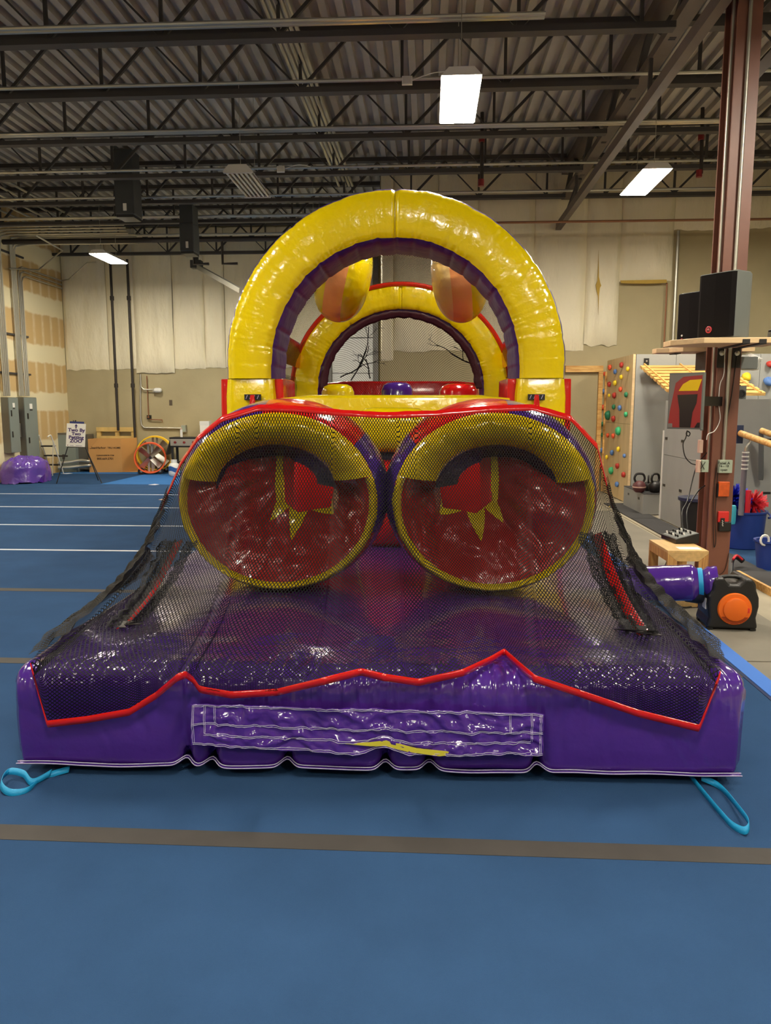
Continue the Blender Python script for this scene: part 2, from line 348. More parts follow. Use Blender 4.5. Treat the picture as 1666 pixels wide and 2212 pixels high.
# insulation sheets: puffed, wrinkled, ragged lower edges
def insul(parent, x0, x1, y, z0, z1, seed, puffd=0.09, rag=0.05, name='insulation_sheet'):
    nu, nv = max(14, int((x1-x0)/0.06)), max(16, int((z1-z0)/0.09))
    def fn(u, v):
        x = lerp(x0, x1, u); zb = z0 + rag*nz(x*1.7, seed) + rag*0.5*nz(x*6, seed)
        z = lerp(zb, z1, v); e = min(1, min(u, 1-u)*9)**0.5*min(1, (v+0.0)*9)**0.5
        d = puffd*e*(0.75+0.35*nz(x*0.8, z*0.5, seed)) + 0.03*nz(x*4, z*1.1, seed+3) + 0.02*(.4-abs(nz(x*2.2, z*0.35, seed+6))) + 0.03*nz(x*9, z*0.8, seed+9)*math.exp(-v*5)
        return (x, y-0.004-max(0.004, d), z)
    return MB().grid(fn, nu, nv).build(name, INSUL, parent, smooth='all')
def wx(px, y): return P(px, 700, Y=y).x
yw = YF; zi = P(300, 797, Y=yw).z
insul(wfa, XL+.03, wx(232, yw), yw, zi-.02, 5.95, 1); insul(wfa, wx(233, yw), wx(297, yw), yw, zi, 5.95, 2); insul(wfa, wx(292, yw), wx(375, yw), yw-.03, zi-0.1, 5.95, 5, 0.13, 0.12)
insul(wfa, wx(374, yw), wx(442, yw), yw, zi, 5.95, 7); insul(wfa, wx(442, yw), wx(486, yw), yw, zi+.02, 5.95, 8); insul(wfa, wx(487, yw), wx(600, yw), yw, zi+.02, 5.95, 11)
insul(wfa, wx(600, yw), wx(716, yw), yw, zi+.02, 5.95, 12)
yw = YN
insul(wfb, XJ+.02, wx(850, yw), yw-.02, P(835,778,Y=yw).z, 5.95, 14, .1, .06)
for a, b, sd in ((850, 945, 15), (945, 1030, 16), (1030, 1150, 17), (1150, 1262, 18)): insul(wfb, wx(a, yw), wx(b, yw), yw, P(a,758,Y=yw).z, 5.95, sd, .09, .05)
insul(wfb, wx(1262, yw), wx(1334, yw), yw, P(1300,745,Y=yw).z, 5.95, 21, .09, .16)
insul(wfb, wx(1334, yw), wx(1446, yw), yw, P(1400,608,Y=yw).z, 5.95, 22, .1, .04)
insul(wfb, wx(1446, yw), XR-.05, yw, P(1500,497,Y=yw).z, 5.95, 23, .1, .05)
# tears in the insulation showing yellow glass wool
GW = mat('yellow_glass_wool', (186, 156, 74), 0.95, bump=0.5, bscale=60)
def flatpoly(pxs, y, m, nm, parent, th=0.012):
    MB().prism([P(a, b, Y=y) for a, b in pxs], (0, -th, 0)).build(nm, m, parent)
flatpoly([(1293,540),(1294,598),(1297,612),(1299,617),(1296,622),(1294,640),(1293,680),(1292,640),(1288,622),(1287,616),(1291,606)], yw-.12, GW, 'insulation_tear', wfb)
flatpoly([(1340,606),(1440,604),(1441,611),(1400,613),(1342,612)], yw-.12, GW, 'insulation_tear', wfb)
# sectional overhead door seen through the arches
dr = empty('door_1', (0,0,0)); tag(dr, 'white sectional overhead door in the end wall', kind='structure')
for k in range(5):
    a = P(718, 845-k*76, Y=YF).z; MB().box((wx(718, YF), YF-.06, a-.43), (wx(806, YF), YF-.005, a+.43)).build('door_section', PANELW, dr)
    MB().box((wx(718, YF), YF-.064, a+.432), (wx(806, YF), YF-.03, a+.445)).build('section_joint', JOIST, dr)
MB().box((wx(807, YF), YF-.12, 0), (wx(818, YF), YF-.005, 5.2)).build('door_frame', mat('steel_jamb', (112, 110, 106), .5), dr)
MB().box((wx(704, YF), YF-.12, 0), (wx(717, YF), YF-.005, 5.2)).build('door_frame', mat('steel_jamb2', (112, 110, 106), .5), dr)

# ---------------------------------------------------------------- ceiling
ceil = empty('ceiling'); tag(ceil, 'corrugated steel roof deck on dark open web joists', kind='structure')
pitch = 0.2; npan = 24; pw = (XR-XL)/npan; ribs = 4; rp = pw/ribs
prof = []
for r in range(ribs):
    x = r*rp; prof += [(x, 0), (x+rp*.44, 0), (x+rp*.5, .08), (x+rp*.94, .08)]
prof.append((pw, 0))
mb = MB(); n = len(prof)
mb.add([(x, YB, DECKZ+z) for x, z in prof]+[(x, YF, DECKZ+z) for x, z in prof], [(i, i+1, n+i+1, n+i) for i in range(n-1)])
dk = mb.build('deck_panel', DECK, ceil, loc=(XL, 0, 0))
for k in range(1, npan): copyobj(dk, ceil, (XL+pw*k, 0, 0))
MB().box((XL-.15, YB-.15, DECKZ+.09), (XR+.15, YF+.15, DECKZ+.2)).build('roof_board', DGREY, ceil)
JY = [3.5, 5.0, 6.6, 8.17, 9.5, 11.06, 12.67, 14.21, 15.67, 17.25, 18.75]
GX = 2.5
bars = {}
def barmesh(kind):
    if kind not in bars:
        h = DECKZ-CHZ-.1; q = {'v': ((0,0,0),(0,0,h)), 'a': ((0,0,0),(.6,0,h)), 'b': ((0,0,0),(-.6,0,h))}[kind]
        bars[kind] = MB().bar(q[0], q[1], {'v': .034, 'a': .036, 'b': .02}[kind], .034 if kind != 'b' else .02, up=(0,1,0)).mesh('web_bar', JOIST)
    return bars[kind]
cnt = 0
def joist(y, xa, xb, webs=True):
    global cnt
    m = MB().box((xa, y-.06, CHZ-.03), (xb, y+.06, CHZ+.03)).box((xa, y-.065, DECKZ-.07), (xb, y+.065, DECKZ-.003))
    j = m.build('bar_joist', JOIST, ceil)
    x = xa + .45; extra = MB()
    while x < xb - .3:
        for kd in 'vab':
            if kd == 'b' and x-.6 < xa or kd == 'a' and x+.6 > xb: continue
            if webs and cnt < 298 and y > 8:
                o = bpy.data.objects.new('web_bar', barmesh(kd)); COL.objects.link(o); o.parent = j; o.location = (x, y, CHZ+.02); cnt += 1
            else:
                h = DECKZ-CHZ-.1; dx = {'v': 0, 'a': .6, 'b': -.6}[kd]; extra.bar((x, y, CHZ+.02), (x+dx, y, CHZ+.02+h), .045, .045, up=(0,1,0))
        x += 1.2
    if extra.v: tag(extra.build('web_bars', JOIST, j), kind='stuff')
for y in JY:
    if y > YN: joist(y, XL+.01, XJ-.01)
    else:
        joist(y, XL+.01, GX-.12); 
for y in JY:
    if y < YN: joist(y, GX+.12, XR-.01)
# joist girder on the column line
g = MB().box((GX-.08, 2.0, CHZ+.10), (GX+.08, YN-.02, CHZ+.19)).box((GX-.09, 2.0, DECKZ-.16), (GX+.09, YN-.02, DECKZ-.004))
gd = g.build('joist_girder', BEAM, ceil); y = 2.4; k = 0
while y < YN-.8:
    MB().bar((GX, y, CHZ+.12), (GX, y+.78, DECKZ-.1), .07, .07).build('web_bar', JOIST, gd); MB().bar((GX, y+.78, DECKZ-.1), (GX, y+1.56, CHZ+.12), .07, .07).build('web_bar', JOIST, gd); y += 1.56
# lower strut beam running to the end wall
bz = P(1200, 500, Y=YN).z; bx0 = P(1200, 500, Y=YN).x
m = MB().box((bx0-.01, 2.0, bz), (bx0+.085, YN-.1, bz+.02)).box((bx0-.01, 2.0, bz+.02), (bx0+.008, YN-.1, bz+.12))
st = m.build('strut_beam', BEAM); tag(st, 'long brown-grey steel angle strut running below the joist girder to the wall', 'beam')
MB().box((bx0+.06, 2.0, bz+.02), (bx0+.085, YN-.1, bz+.04)).build('strut_lip', GALV, st)
MB().bar((bx0+.05, YN-.6, bz+.02), (GX, YN-1.4, CHZ+.1), .06, .06).build('strut_brace', JOIST, st)
for yy in (4.0, 9.0, 13.2): MB().bar((bx0+.05, yy, bz+.05), (bx0+.05, yy, CHZ+.06), .04, .04).build('strut_hanger', JOIST, st)

# conduits and pipes under the roof
def conduit(pts, r, label, m=GALV, cat='conduit', group=None, name='conduit'):
    o = MB().tube(pts, r, 8).build(name, m, smooth=True); tag(o, label, cat, group); return o
for i, y in enumerate(JY[3:10]):
    xe = P(1175, 70, Y=y-.12).x if i == 0 else (XR-.2 if y < YN else XJ-.2)
    o_ = ('eighth', 'seventh', 'sixth', 'fifth', 'fourth', 'third', 'second')[i]
    for q in range(2 if i in (0, 2, 5, 6) else 1):
        conduit([(XL+.1, y-.13-q*.07, CHZ+.06), (xe, y-.13-q*.07, CHZ+.06)], .022, 'thin galvanised conduit clipped along the %s roof joist out from the fan wall' % o_, group='conduits along the joists')
for q in range(5):
    a = P(578+q*13, 30, Z=5.62)
    conduit([(a.x, 6.0, 5.62), (a.x+.02, 14.5 if q != 1 else 13.4, 5.62)], .025, 'galvanised conduit in the bundle running under the deck above the yellow arch', group='conduit bundle over the arch')
for q in range(5):
    a = P(30+q*26, 468-q*3, Z=5.55)
    conduit([(a.x, 8.0, 5.55), (a.x, 18.9, 5.55)], .022, 'galvanised conduit in the bundle running toward the corner by the drywall', group='conduit bundle by the drywall')
sp_ = P(300, 519, Z=5.12)
conduit([(XL+.05, sp_.y, 5.12), (XJ-.1, sp_.y, 5.12)], .055, 'thick dark sprinkler main crossing below the joists', BLKPIPE, 'pipe', name='sprinkler_main')
for px in (480, 418):
    a = P(px, 530, Y=sp_.y); conduit([(a.x, sp_.y, 5.07), (a.x, sp_.y, 4.62), (a.x+.32, sp_.y, 4.62)], .03, 'dark pipe dropping from the sprinkler main', BLKPIPE, 'pipe', 'sprinkler drops', 'sprinkler_drop')
for px in (540, 770):
    a = P(px, 540, Y=YN-.9)
for px, py0, py1, Yd in ((1041, 300, 395, 12.2), (1515, 295, 375, 12.2)):
    a = P(px, py0, Y=Yd); b = P(px, py1, Y=Yd)
    o = conduit([Vector((a.x, Yd, DECKZ)), b], .028, 'short dark pipe drop with red fittings between joists', BLKPIPE, 'pipe', 'pipe drops with red fittings', 'sprinkler_drop')
    for z in (a.z, b.z): MB().cyl((a.x, Yd, z-.05), (a.x, Yd, z+.05), .045, 10).build('red_fitting', KNOBR, o)
pz = P(1300, 478, Y=13.6).z
conduit([(XJ+.5, 13.6, pz), (XR-.2, 13.6, pz)], .02, 'thin rusty pipe along the wall above the climbing panel', COPPER, 'pipe', name='thin_pipe')
for px, py, yj, lab in ((880, 207, 9.5, 'white wiring box on the conduit next to the light over the arch'), (608, 378, 12.67, 'white wiring box on the conduit next to the unlit light')):
    b_ = P(px, py, Y=yj-.13); o = MB().box((b_.x-.06, yj-.19, CHZ-.02), (b_.x+.06, yj-.155, CHZ+.07)).build('wiring_box', WHITEM); tag(o, lab, 'wiring box'); MB().box((b_.x-.05, yj-.194, CHZ-.01), (b_.x+.05, yj-.19, CHZ+.06)).build('cover_plate', HOUS, o)
    MB().tube(smoothpoly([(b_.x+.06, yj-.17, CHZ+.03), (b_.x+.3, yj-.3, CHZ+.05), (b_.x+.55, yj-.7, CHZ-.1)], 16), .006, 6).build('lamp_cord', WHITEM, o, smooth=True)
# sloped strut left of the arch
a, b = P(425, 575, Y=17.6), P(520, 628, Y=15.2)
o = MB().bar(a, b, .06, .1).build('basketball_arm', GALV); tag(o, 'grey sloping steel arm hanging from the roof beside the arch', 'beam')
MB().box((a.x-.12, a.y-.1, a.z-.05), (a.x+.12, a.y+.1, a.z+.12)).build('arm_bracket', BLACKM, o); MB().bar((a.x, a.y, a.z+.1), (a.x, a.y, DECKZ), .08, .08).build('arm_hanger', BLACKM, o)
# hanging dark sheet metal boxes
def ductbox(px, py0, py1, Yd, wpx, label):
    a, b = P(px-wpx/2, py0, Y=Yd), P(px+wpx/2, py1, Y=Yd)
    e = empty('hanging_duct', ((a.x+b.x)/2, Yd+.2, b.z)); tag(e, label, 'duct', None)
    hw = (b.x-a.x)/2; hz = min(a.z, DECKZ-.02)-b.z
    bevel(MB().box((-hw, -.2, .04), (hw, .2, hz*.62)).build('duct_lower', DUCT, e), .02); MB().box((-hw*.92, -.18, hz*.62), (hw*.92, .18, hz)).build('duct_upper', DUCT, e)
    MB().box((-hw*.9, -.18, 0), (hw*.9, .18, .04)).build('grille', BLACKM, e)
    MB().box((-hw*.1, -.215, .1), (hw*.25, -.2, .22)).build('white_label', WHITEP, e); return e
ductbox(266, 320, 468, 13.4, 48, 'dark grey sheet metal duct box with a white label hanging under the deck')
ductbox(402, 440, 547, 15.0, 34, 'smaller dark grey sheet metal duct box hanging nearer the end wall')

# ---------------------------------------------------------------- high bay lights
def light(x, y0, y1, z, lit, label, group=None):
    e = empty('high_bay_light', (x, (y0+y1)/2, z)); tag(e, label, 'lamp', group); h = (y1-y0)/2; w2 = .19
    hz = MB(); hz.prism([(-w2, -h, .0), (w2, -h, .0), (w2*.62, -h, .075), (-w2*.62, -h, .075)], (0, 2*h, 0)); hz.build('housing', HOUS, e)
    if lit: MB().box((-w2*.93, -h*.96, -.012), (w2*.93, h*.96, -.001)).build('lens', LENS, e)
    else:
        MB().box((-w2*.95, -h*.97, -.004), (w2*.95, h*.97, -.001)).build('reflector', REFL, e)
        for q in range(6): MB().cyl((-w2*.8+q*w2*.32, -h*.93, -.018), (-w2*.8+q*w2*.32, h*.93, -.018), .013, 8).build('tube', TUBEOFF, e)
        for q in (-1, 1): MB().box((-w2, q*h*.97-.02, -.03), (w2, q*h*.97+.02, 0)).build('end_cap', HOUS, e)
    for q in (-1, 1): MB().tube([(0, q*h*.7, .075), (0, q*h*.7, DECKZ-z)], .004, 6).build('hanging_wire', GALV, e)
    return e
light(.283, 7.54, 8.74, 4.65, True, 'lit white high bay light hanging almost over the yellow arch')
light(2.93, 10.47, 11.70, 4.65, True, 'lit white high bay light beside the steel strut beam near the climbing panel')
light(-6.62, 15.37, 16.45, 4.65, True, 'lit white high bay light above the cardboard box and fans')
light(-2.25, 15.0, 16.2, 4.65, True, 'added high bay light hidden behind the yellow arch, brightening the recess')  # unseen lamp, added to brighten the dark recess of the end wall
light(-2.5, 10.24, 11.44, 4.65, False, 'unlit six tube high bay light hanging below the joists')
for x, y in ((.283, -.6), (-3.6, 4.2), (3.7, 4.0), (-7.0, 9.2), (6.0, 10.2), (-7.0, 1.0), (-3.2, -3.6), (2.9, -3.6), (5.4, -1)):
    light(x, y, y+1.2, 4.65, True, 'lit white high bay light in the open hall roof', 'hall lights out over the carpet')

# =================================================================== INFLATABLE
INF = empty('inflatable_obstacle_course', I_LOC, I_ROT)
tag(INF, 'purple, yellow and red inflatable obstacle course with net covered crawl holes and arches', 'inflatable')
HW = 1.56
def base_profile():
    pts = [(0.9, 0.0), (.4, .0), (.26, .008), (.08, .034), (-.022, .052), (-.042, .12), (-.048, .2), (-.048, .28), (-.044, .36), (-.032, .425), (-.006, .458), (.045, .472), (.15, .48), (.4, .485), (.75, .48), (1.1, .475), (1.5, .475), (2.2, .48), (3.2, .48), (4.4, .48), (5.6, .48), (7.0, .48), (8.2, .48), (8.55, .46), (8.6, .3), (8.55, .03), (8.2, 0)]
    return smoothpoly([(0, y, z) for y, z in pts], 110)
BP = base_profile()
CREASE = [IL(q, 1600, y=0).x for q in (405, 460, 622, 833, 928, 1160)]
def base_fn(u, v):
    x = -HW + 2*HW*u; i = min(len(BP)-1, int(round(v*(len(BP)-1)))); p = BP[i]; y, z = p.y, p.z
    e = max(0, 1-(HW-abs(x))/.03); e = e*e
    y = lerp(y, max(.02, min(8.5, y)), e*.6); z = lerp(z, .25+(z-.25)*.95, e)
    if y < .4:
        low = max(0, 1-z/.3); top = math.exp(-((z-.49)/.06)**2)
        for c in CREASE:
            gss = math.exp(-((x-c)/.035)**2); gt = math.exp(-((x-c)/.02)**2)
            y += .06*gss*low*(1 if z < .3 else 0); z += .035*gt*low if z < .12 else 0
            y += .012*gt*(1-low)
        edge = math.exp(-((z-.41)/.085)**2) if y < .0 else math.exp(-((y-.03)/.1)**2)
        fold = (.45-abs(nz(x*13, z*1.5, 2)))*.034 + (.45-abs(nz(x*31, z*2, 6)))*.020
        y += .008*nz(x*3, z*3, 4) - fold*edge*(1 if y < .0 else 0) + .012*(1-min(1, abs(nz(x*5, z*4, 9))*6))*max(0, 1-abs(z-.25)/.2)*.5
        z += (fold*edge*.8 if y > -.02 else 0) + .008*nz(x*2.5, 7.0)*(1 if z < .1 else .4)
    elif z > .3:
        z += .014*nz(x*1.7, y*1.7, 1) + .010*math.cos(x*2*PI/.52)*min(1, max(0, 1.4-y)+.2)
    return (x, y, max(z, .001))
bs = MB().grid(base_fn, 420, len(BP))
nu = 420; kk = len(BP)
for col in (0, nu-1):
    ring = [j*nu+col for j in range(kk)]; cen = [bs.v[i] for i in ring]; sgn = -1 if col == 0 else 1
    # rounded side: inset ring then cap
    r2 = [(c[0]+sgn*.018, lerp(c[1], 4.3, .004), .25+(c[2]-.25)*.9) for c in cen]; o = len(bs.v); bs.v += r2
    for j in range(kk): bs.f.append((ring[j], ring[(j+1) % kk], o+(j+1) % kk, o+j))
    bs.f.append(tuple(o+j for j in range(kk)))
base = bs.build('base', V_PUR, INF, smooth='all')
base['label'] = 'purple inflated vinyl base with creased front'
# bottom seam with two rows of white thread
seam = []
for i in range(260):
    x = -HW+2*HW*i/259; z = .064
    for c in CREASE: z += .02*math.exp(-((x-c)/.035)**2)
    z += .010*nz(x*4, 3.3); seam.append((x, -.036+.006*nz(x*3, 1)+min(.05, sum(.04*math.exp(-((x-c)/.03)**2) for c in CREASE)), max(.012, z-.012)))
m = MB(); m.grid(lambda u, v: (seam[int(u*259)][0], seam[int(u*259)][1]-.03*v+.012, seam[int(u*259)][2]-.004*v+.006), 260, 3)
solid(m.build('seam_flap', V_PUR, base, smooth='all'), .003)
MB().tube([(p[0], p[1]-.022, p[2]+.007) for p in seam], .0022, 5).build('stitching', STITCH, base); MB().tube([(p[0], p[1]-.010, p[2]+.013) for p in seam], .0022, 5).build('stitching', STITCH, base)
# pocket flap with stitched bands
fx0, fx1 = IL(417, 1560, y=-.07).x, IL(1173, 1560, y=-.07).x
tl, tr_ = IL(420, 1516, y=-.06).z, IL(1173, 1536, y=-.06).z; bl, br = IL(420, 1602, y=-.07).z, IL(1173, 1624, y=-.07).z
def flap(u, v, off=0.0):
    x = lerp(fx0, fx1, u); bump = .035*math.exp(-((u-.55)/.04)**2)*v - .03*math.sin(PI*u)*v*0.7 + .01*nz(u*5, 2)*v
    z = lerp(lerp(tl, tr_, u), lerp(bl, br, u), v) + bump
    y = -.072-.022*v - .010*nz(u*30, v*3) - .008*nz(u*9, v*2, 3) - .014*(1-min(1, 4*abs(nz(u*12, v*2.5, 8)))) - .008*(1-min(1, 4*abs(nz(u*26, v*4, 5))))-off
    return Vector((x, y, z))
fl = MB().grid(lambda u, v: flap(u, v), 160, 24).build('pocket_flap', V_PUR, base, smooth='all'); solid(fl, .004)
def stitch(uvs, m):
    pts = []
    for (u0, v0), (u1, v1) in zip(uvs[:-1], uvs[1:]):
        n = max(2, int(max(abs(u1-u0)*120, abs(v1-v0)*20)))
        pts += [flap(lerp(u0, u1, k/n), lerp(v0, v1, k/n), .005) for k in range(n)]
    pts.append(flap(*uvs[-1], .005)); m.tube(pts, .0012, 4)
sm = MB()
for d in (0, .035):
    for v in (.02, .45, .7, .94): stitch([(.004 if v in (.02, .94, .45) else .035, v+d), (.997 if v != .7 else .965, v+d)], sm)
for u in (.004, .035, .065, .905, .965, .995):
    for d in (0, .004): stitch([(u+d-(.006 if u > .99 else 0), .03), (u+d-(.006 if u > .99 else 0), .95 if u in (.004, .995) else (.7 if u in (.035, .965) else .45))], sm)
tag(sm.build('stitching', STITCH, base), kind='stuff')
MB().prism([IL(a, b, y=-.105) for a, b in ((745,1607),(800,1604),(835,1600),(900,1617),(1000,1627),(950,1634),(880,1624),(834,1612),(800,1612))], (0, .004, 0)).build('yellow_strip', mat('yellow_webbing', (206, 196, 60), .6), base)
# blue anchor straps
def strap(pts, wv, nm='anchor_strap'):
    sp = smoothpoly(pts, 60); m = MB()
    wvv = Vector(wv); m.grid(lambda u, v: sp[int(round(u*59))] + wvv*(v-.5) + Vector((0,0,.002)), 60, 2); return solid(m.build(nm, BLUESTRAP, INF, smooth='all'), .002)
g3 = lambda px, py, z=.004: IL(px, py, z=z)
strap([g3(150, 1662, .02), g3(95, 1680), g3(60, 1708, .006), g3(20, 1712, .012), g3(2, 1693, .03), g3(18, 1668, .03), g3(50, 1672, .03), g3(70, 1690, .012), g3(110, 1670, .02)], (.002, .016, .024))
strap([g3(1480, 1660, .03), g3(1510, 1700, .012), g3(1560, 1760, .01), g3(1585, 1785, .012), g3(1610, 1795, .02), g3(1618, 1778, .03), g3(1595, 1745, .02), g3(1555, 1700, .012), g3(1515, 1680, .03)], (.002, .016, .024))

# ---- crawl holes
DY = 1.37
def hole(sgn, name_label):
    cx, cz, rx, rz = sgn*.645, 1.035, .60, .535
    e = empty('crawl_tube', (0, 0, 0), 0, INF); e['label'] = name_label
    def pl(px, py, dy=0):      # left hole pixel -> local on disc plane, mirrored for the other
        return Vector((cx + (-sgn)*(px-601)/211*rx, DY+dy, cz-(py-1081)/188*rz))
    def el(th, rho, dy=0): return Vector((cx + (-sgn)*rho*rx*math.cos(th), DY+dy, cz+rho*rz*math.sin(th)))
    T0, T1 = math.radians(18), math.radians(163)
    def inner_arch(t):       # t 0 = right (720,1029) .. 1 = left (468,1035)
        a = math.radians(lerp(12, 170, t)); return pl(594+128*math.cos(a), 1055-95*math.sin(a))
    def yb(u, v):
        th = lerp(T0, T1, u); o = el(th, 1.0); i = inner_arch(u); p = o.lerp(i, v)
        p.y += -.09*math.sin(PI*min(1, v*1.0))**.7 + .05*(v-.2) + .012*nz(u*14, v*2, sgn) + .008*nz(u*40, v, sgn+4)*(1-abs(v-.6)); return p
    MB().grid(yb, 90, 18).build('yellow_upper_ring', V_YEL, e, smooth='all')
    MB().grid(lambda u, v: (lambda c_, q_: Vector((lerp(q_.x, c_.x, .42*v), q_.y+.05+.34*v, lerp(q_.z, c_.z, .42*v+.03*math.sin(v*PI)))))(pl(594, 1060), inner_arch(lerp(-.06, 1.06, u))), 60, 8).build('navy_lining', V_NAVY, e, smooth='all')
    # yellow rim round the lower side
    def rim(u, v):
        th = lerp(T1, T0+2*PI, u); rho = lerp(1.0 + .012*nz(u*20, sgn), .915, v); p = el(th, rho); p.y -= .045*math.sin(PI*v) + .012*nz(u*30, v*2, 6); return p
    MB().grid(rim, 120, 8).build('yellow_rim', V_YEL, e, smooth='all')
    INNER = [(597,972),(600,1000),(594,1060),(594,1088),(628,1116),(668,1108),(702,1104),(709,1060),(706,1042),(722,1028)]
    def fun(u, v):
        th = lerp(T1, T0+2*PI, u); o = el(th, .915); q = polyat([Vector((a, 0, b)) for a, b in INNER], u); i = pl(q.x, q.z)
        p = o.lerp(i, v); wr = math.sin(PI*min(1, v*1.1)); p.y += .30*v**1.4 + wr*(.06*nz(u*16, v*1.5, sgn*3) + .06*nz(u*6, v*3, sgn+8) + .06*(.35-abs(nz(u*14, v*3, 3)))) + .025*wr*abs(math.sin(u*17+v*2))
        p.y -= .05*math.exp(-((u-.2)/.07)**2)*wr; return p
    MB().grid(fun, 130, 26).build('red_flap', V_RED2, e, smooth='all')
    for (u0, v0), (u1, v1), (u2, v2) in (((.30, .995), (.43, .995), (.37, .70)), ((.43, .995), (.57, .995), (.505, .60)), ((.60, .995), (.80, .995), (.74, .84))):
        def tr3(u, v):
            a_, b_ = lerp(u0, u1, u), lerp(v0, v1, u); p = Vector(fun(lerp(a_, u2, v), lerp(b_, v2, v))); p.y -= .006; return p
        MB().grid(tr3, 8, 10).build('yellow_lining_patch', V_YEL, e, smooth='all')
    # slit strips hanging in the opening: yellow and red
    ys = [pl(584,990), pl(598,980), pl(597,1060), pl(590,1090), pl(575,1100), pl(580,1040)]
    MB().prism([p+Vector((0, .26, 0)) for p in ys], (0, .012, 0)).build('yellow_slit_strip', V_YEL, e)
    rs = [pl(598,976), pl(622,1000), pl(617,1104), pl(600,1088)]
    MB().prism([p+Vector((0, .27, 0)) for p in rs], (0, .02, 0)).build('red_slit_strip', V_RED, e)
    # inflated red block inside and the outer skin of the tube
    MB().puff((cx-sgn*.03, DY+1.9, 1.0), (.30, .16, .50), .4).build('inner_red_block', V_RED, e, smooth='all')
    secs = [('red_skin', V_RED, 40, 98), ('purple_skin', V_PUR, 98, 172), ('red_skin', V_RED, 172, 340), ('purple_skin', V_PUR, 340, 400)]
    for nm, mt, a0, a1 in secs:
        def sk(u, v, a0=a0, a1=a1):
            th = math.radians(lerp(a0, a1, u)); rr = 1.0 + .10*math.sin(PI*v)**.7
            p = el(th, rr); p.y = DY + .01 + v*.58 + .01*nz(u*9, v*9); p.z = max(p.z + v*.06, .49); return p
        MB().grid(sk, 30, 24).build(nm, mt, e, smooth='all')
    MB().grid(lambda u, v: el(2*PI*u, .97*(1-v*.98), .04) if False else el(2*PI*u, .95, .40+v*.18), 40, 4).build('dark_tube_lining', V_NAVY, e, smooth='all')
hole(-1, 'crawl hole beside the side without the blower'); hole(1, 'crawl hole on the blower side')

# ---- walls, posts and arches
def pf(c, h, m, nm, par=INF, e=.35): return MB().puff(c, h, e).build(nm, m, par, smooth='all')
WZ = IL(858, 853, y=3.75).z
pf((0, 3.85, (WZ+.45)/2), (1.06, .16, (WZ-.45)/2), V_YEL, 'yellow_cross_wall', e=.3)
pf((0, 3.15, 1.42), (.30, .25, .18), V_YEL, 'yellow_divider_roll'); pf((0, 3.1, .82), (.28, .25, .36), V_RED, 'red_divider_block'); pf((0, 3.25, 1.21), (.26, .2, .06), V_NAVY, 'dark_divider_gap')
def arch(y0, y1, ro, ri, spring, risef, legz, nm, label, band=V_BAND, face=V_YEL, ncre=20):
    yc, hy, rc, hr = (y0+y1)/2, (y1-y0)/2, (ro+ri)/2, (ro-ri)/2
    path = [(-1, legz)] ; N = 181; rows = []
    nl = 8
    N = 361; prm = [('l', -1, k/nl) for k in range(nl)] + [('a', None, k/(N-1)) for k in range(N)] + [('l', 1, 1-(k+1)/nl) for k in range(nl)]
    SEC = []
    ns = 44
    for k in range(ns):
        a = 2*PI*k/ns - PI/2; c, s_ = math.cos(a), math.sin(a); ex = 2/6.0
        SEC.append((math.copysign(abs(c)**ex, c)*hr, math.copysign(abs(s_)**ex, s_)*hy))    # (radial, y); k=0 is front
    rows = []
    for kind, sg, t in prm:
        row = []
        th = PI - PI*t if kind == 'a' else None
        ang = t*PI if kind == 'a' else (0 if sg < 0 else PI)
        q_ = (ang*ncre/PI + .35*nz(ang*3, y0)) % 1.0; q_ = min(q_, 1-q_); cre = 1-math.exp(-(q_/.12)**2)*(.6+.6*nz(ang*5, 2))
        for k, (dr_, dy) in enumerate(SEC):
            fr = max(0, -dy/hy); inn = max(0, -dr_/hr); out = max(0, dr_/hr)
            pin = .014*(cre-1)*inn**3 + .010*(cre-1)*out**3
            dy2 = dy - .022*fr*(1-(dr_/hr)**2) + .008*nz(ang*7, dr_*9, y0)*fr + .010*(abs(nz(ang*24, dr_*4, y0+3))-.2)*fr*abs(dr_/hr)**2*2 + .006*nz(ang*50, dr_*3, y0+7)*fr*abs(dr_/hr)**3*2
            if kind == 'a': dy2 += .03*math.exp(-((ang-PI/2)/.012)**2)*fr
            r = rc + dr_ + (-pin if inn > 0 else pin)*1.0 + .006*nz(ang*9, dy*7)
            if kind == 'a': p = (r*math.cos(th), yc+dy2, spring + r*math.sin(th)*risef)
            else: p = (sg*r, yc+dy2, lerp(legz, spring, t))
            row.append(p)
        rows.append(row)
    frontk = [k for k in range(ns) if SEC[k][1] < -hy*.90]
    mbF, mbB = MB(), MB()
    allv = [p for row in rows for p in row]; mbF.v = list(allv); mbB.v = list(allv)
    for i in range(len(rows)-1):
        for k in range(ns):
            q = (i*ns+k, i*ns+(k+1) % ns, (i+1)*ns+(k+1) % ns, (i+1)*ns+k)
            both = k in frontk and (k+1) % ns in frontk
            (mbF if both else mbB).f.append(q)
    def clean(mbx):
        used = sorted({i for f in mbx.f for i in f}); mp = {o: n for n, o in enumerate(used)}; mbx.v = [mbx.v[i] for i in used]; mbx.f = [tuple(mp[i] for i in f) for f in mbx.f]; return mbx
    A = clean(mbF).build(nm, face, INF, smooth='all'); A['label'] = label
    clean(mbB).build('arch_band', band, A, smooth='all'); return A
A1 = arch(3.77, 4.55, 1.54, 1.08, 1.97, 1.0, 1.86, 'front_arch', 'big yellow faced inflated arch with purple bands')
A2 = arch(7.2, 7.85, 1.5, 1.09, 1.85, .935, 1.6, 'rear_arch', 'smaller yellow rear arch framing the end wall')
MB().tube([(1.46*math.cos(a), 7.19, 1.85+1.46*.935*math.sin(a)) for a in [PI*k/60 for k in range(61)]], .03, 8).build('red_trim', V_RED, A2, smooth=True)
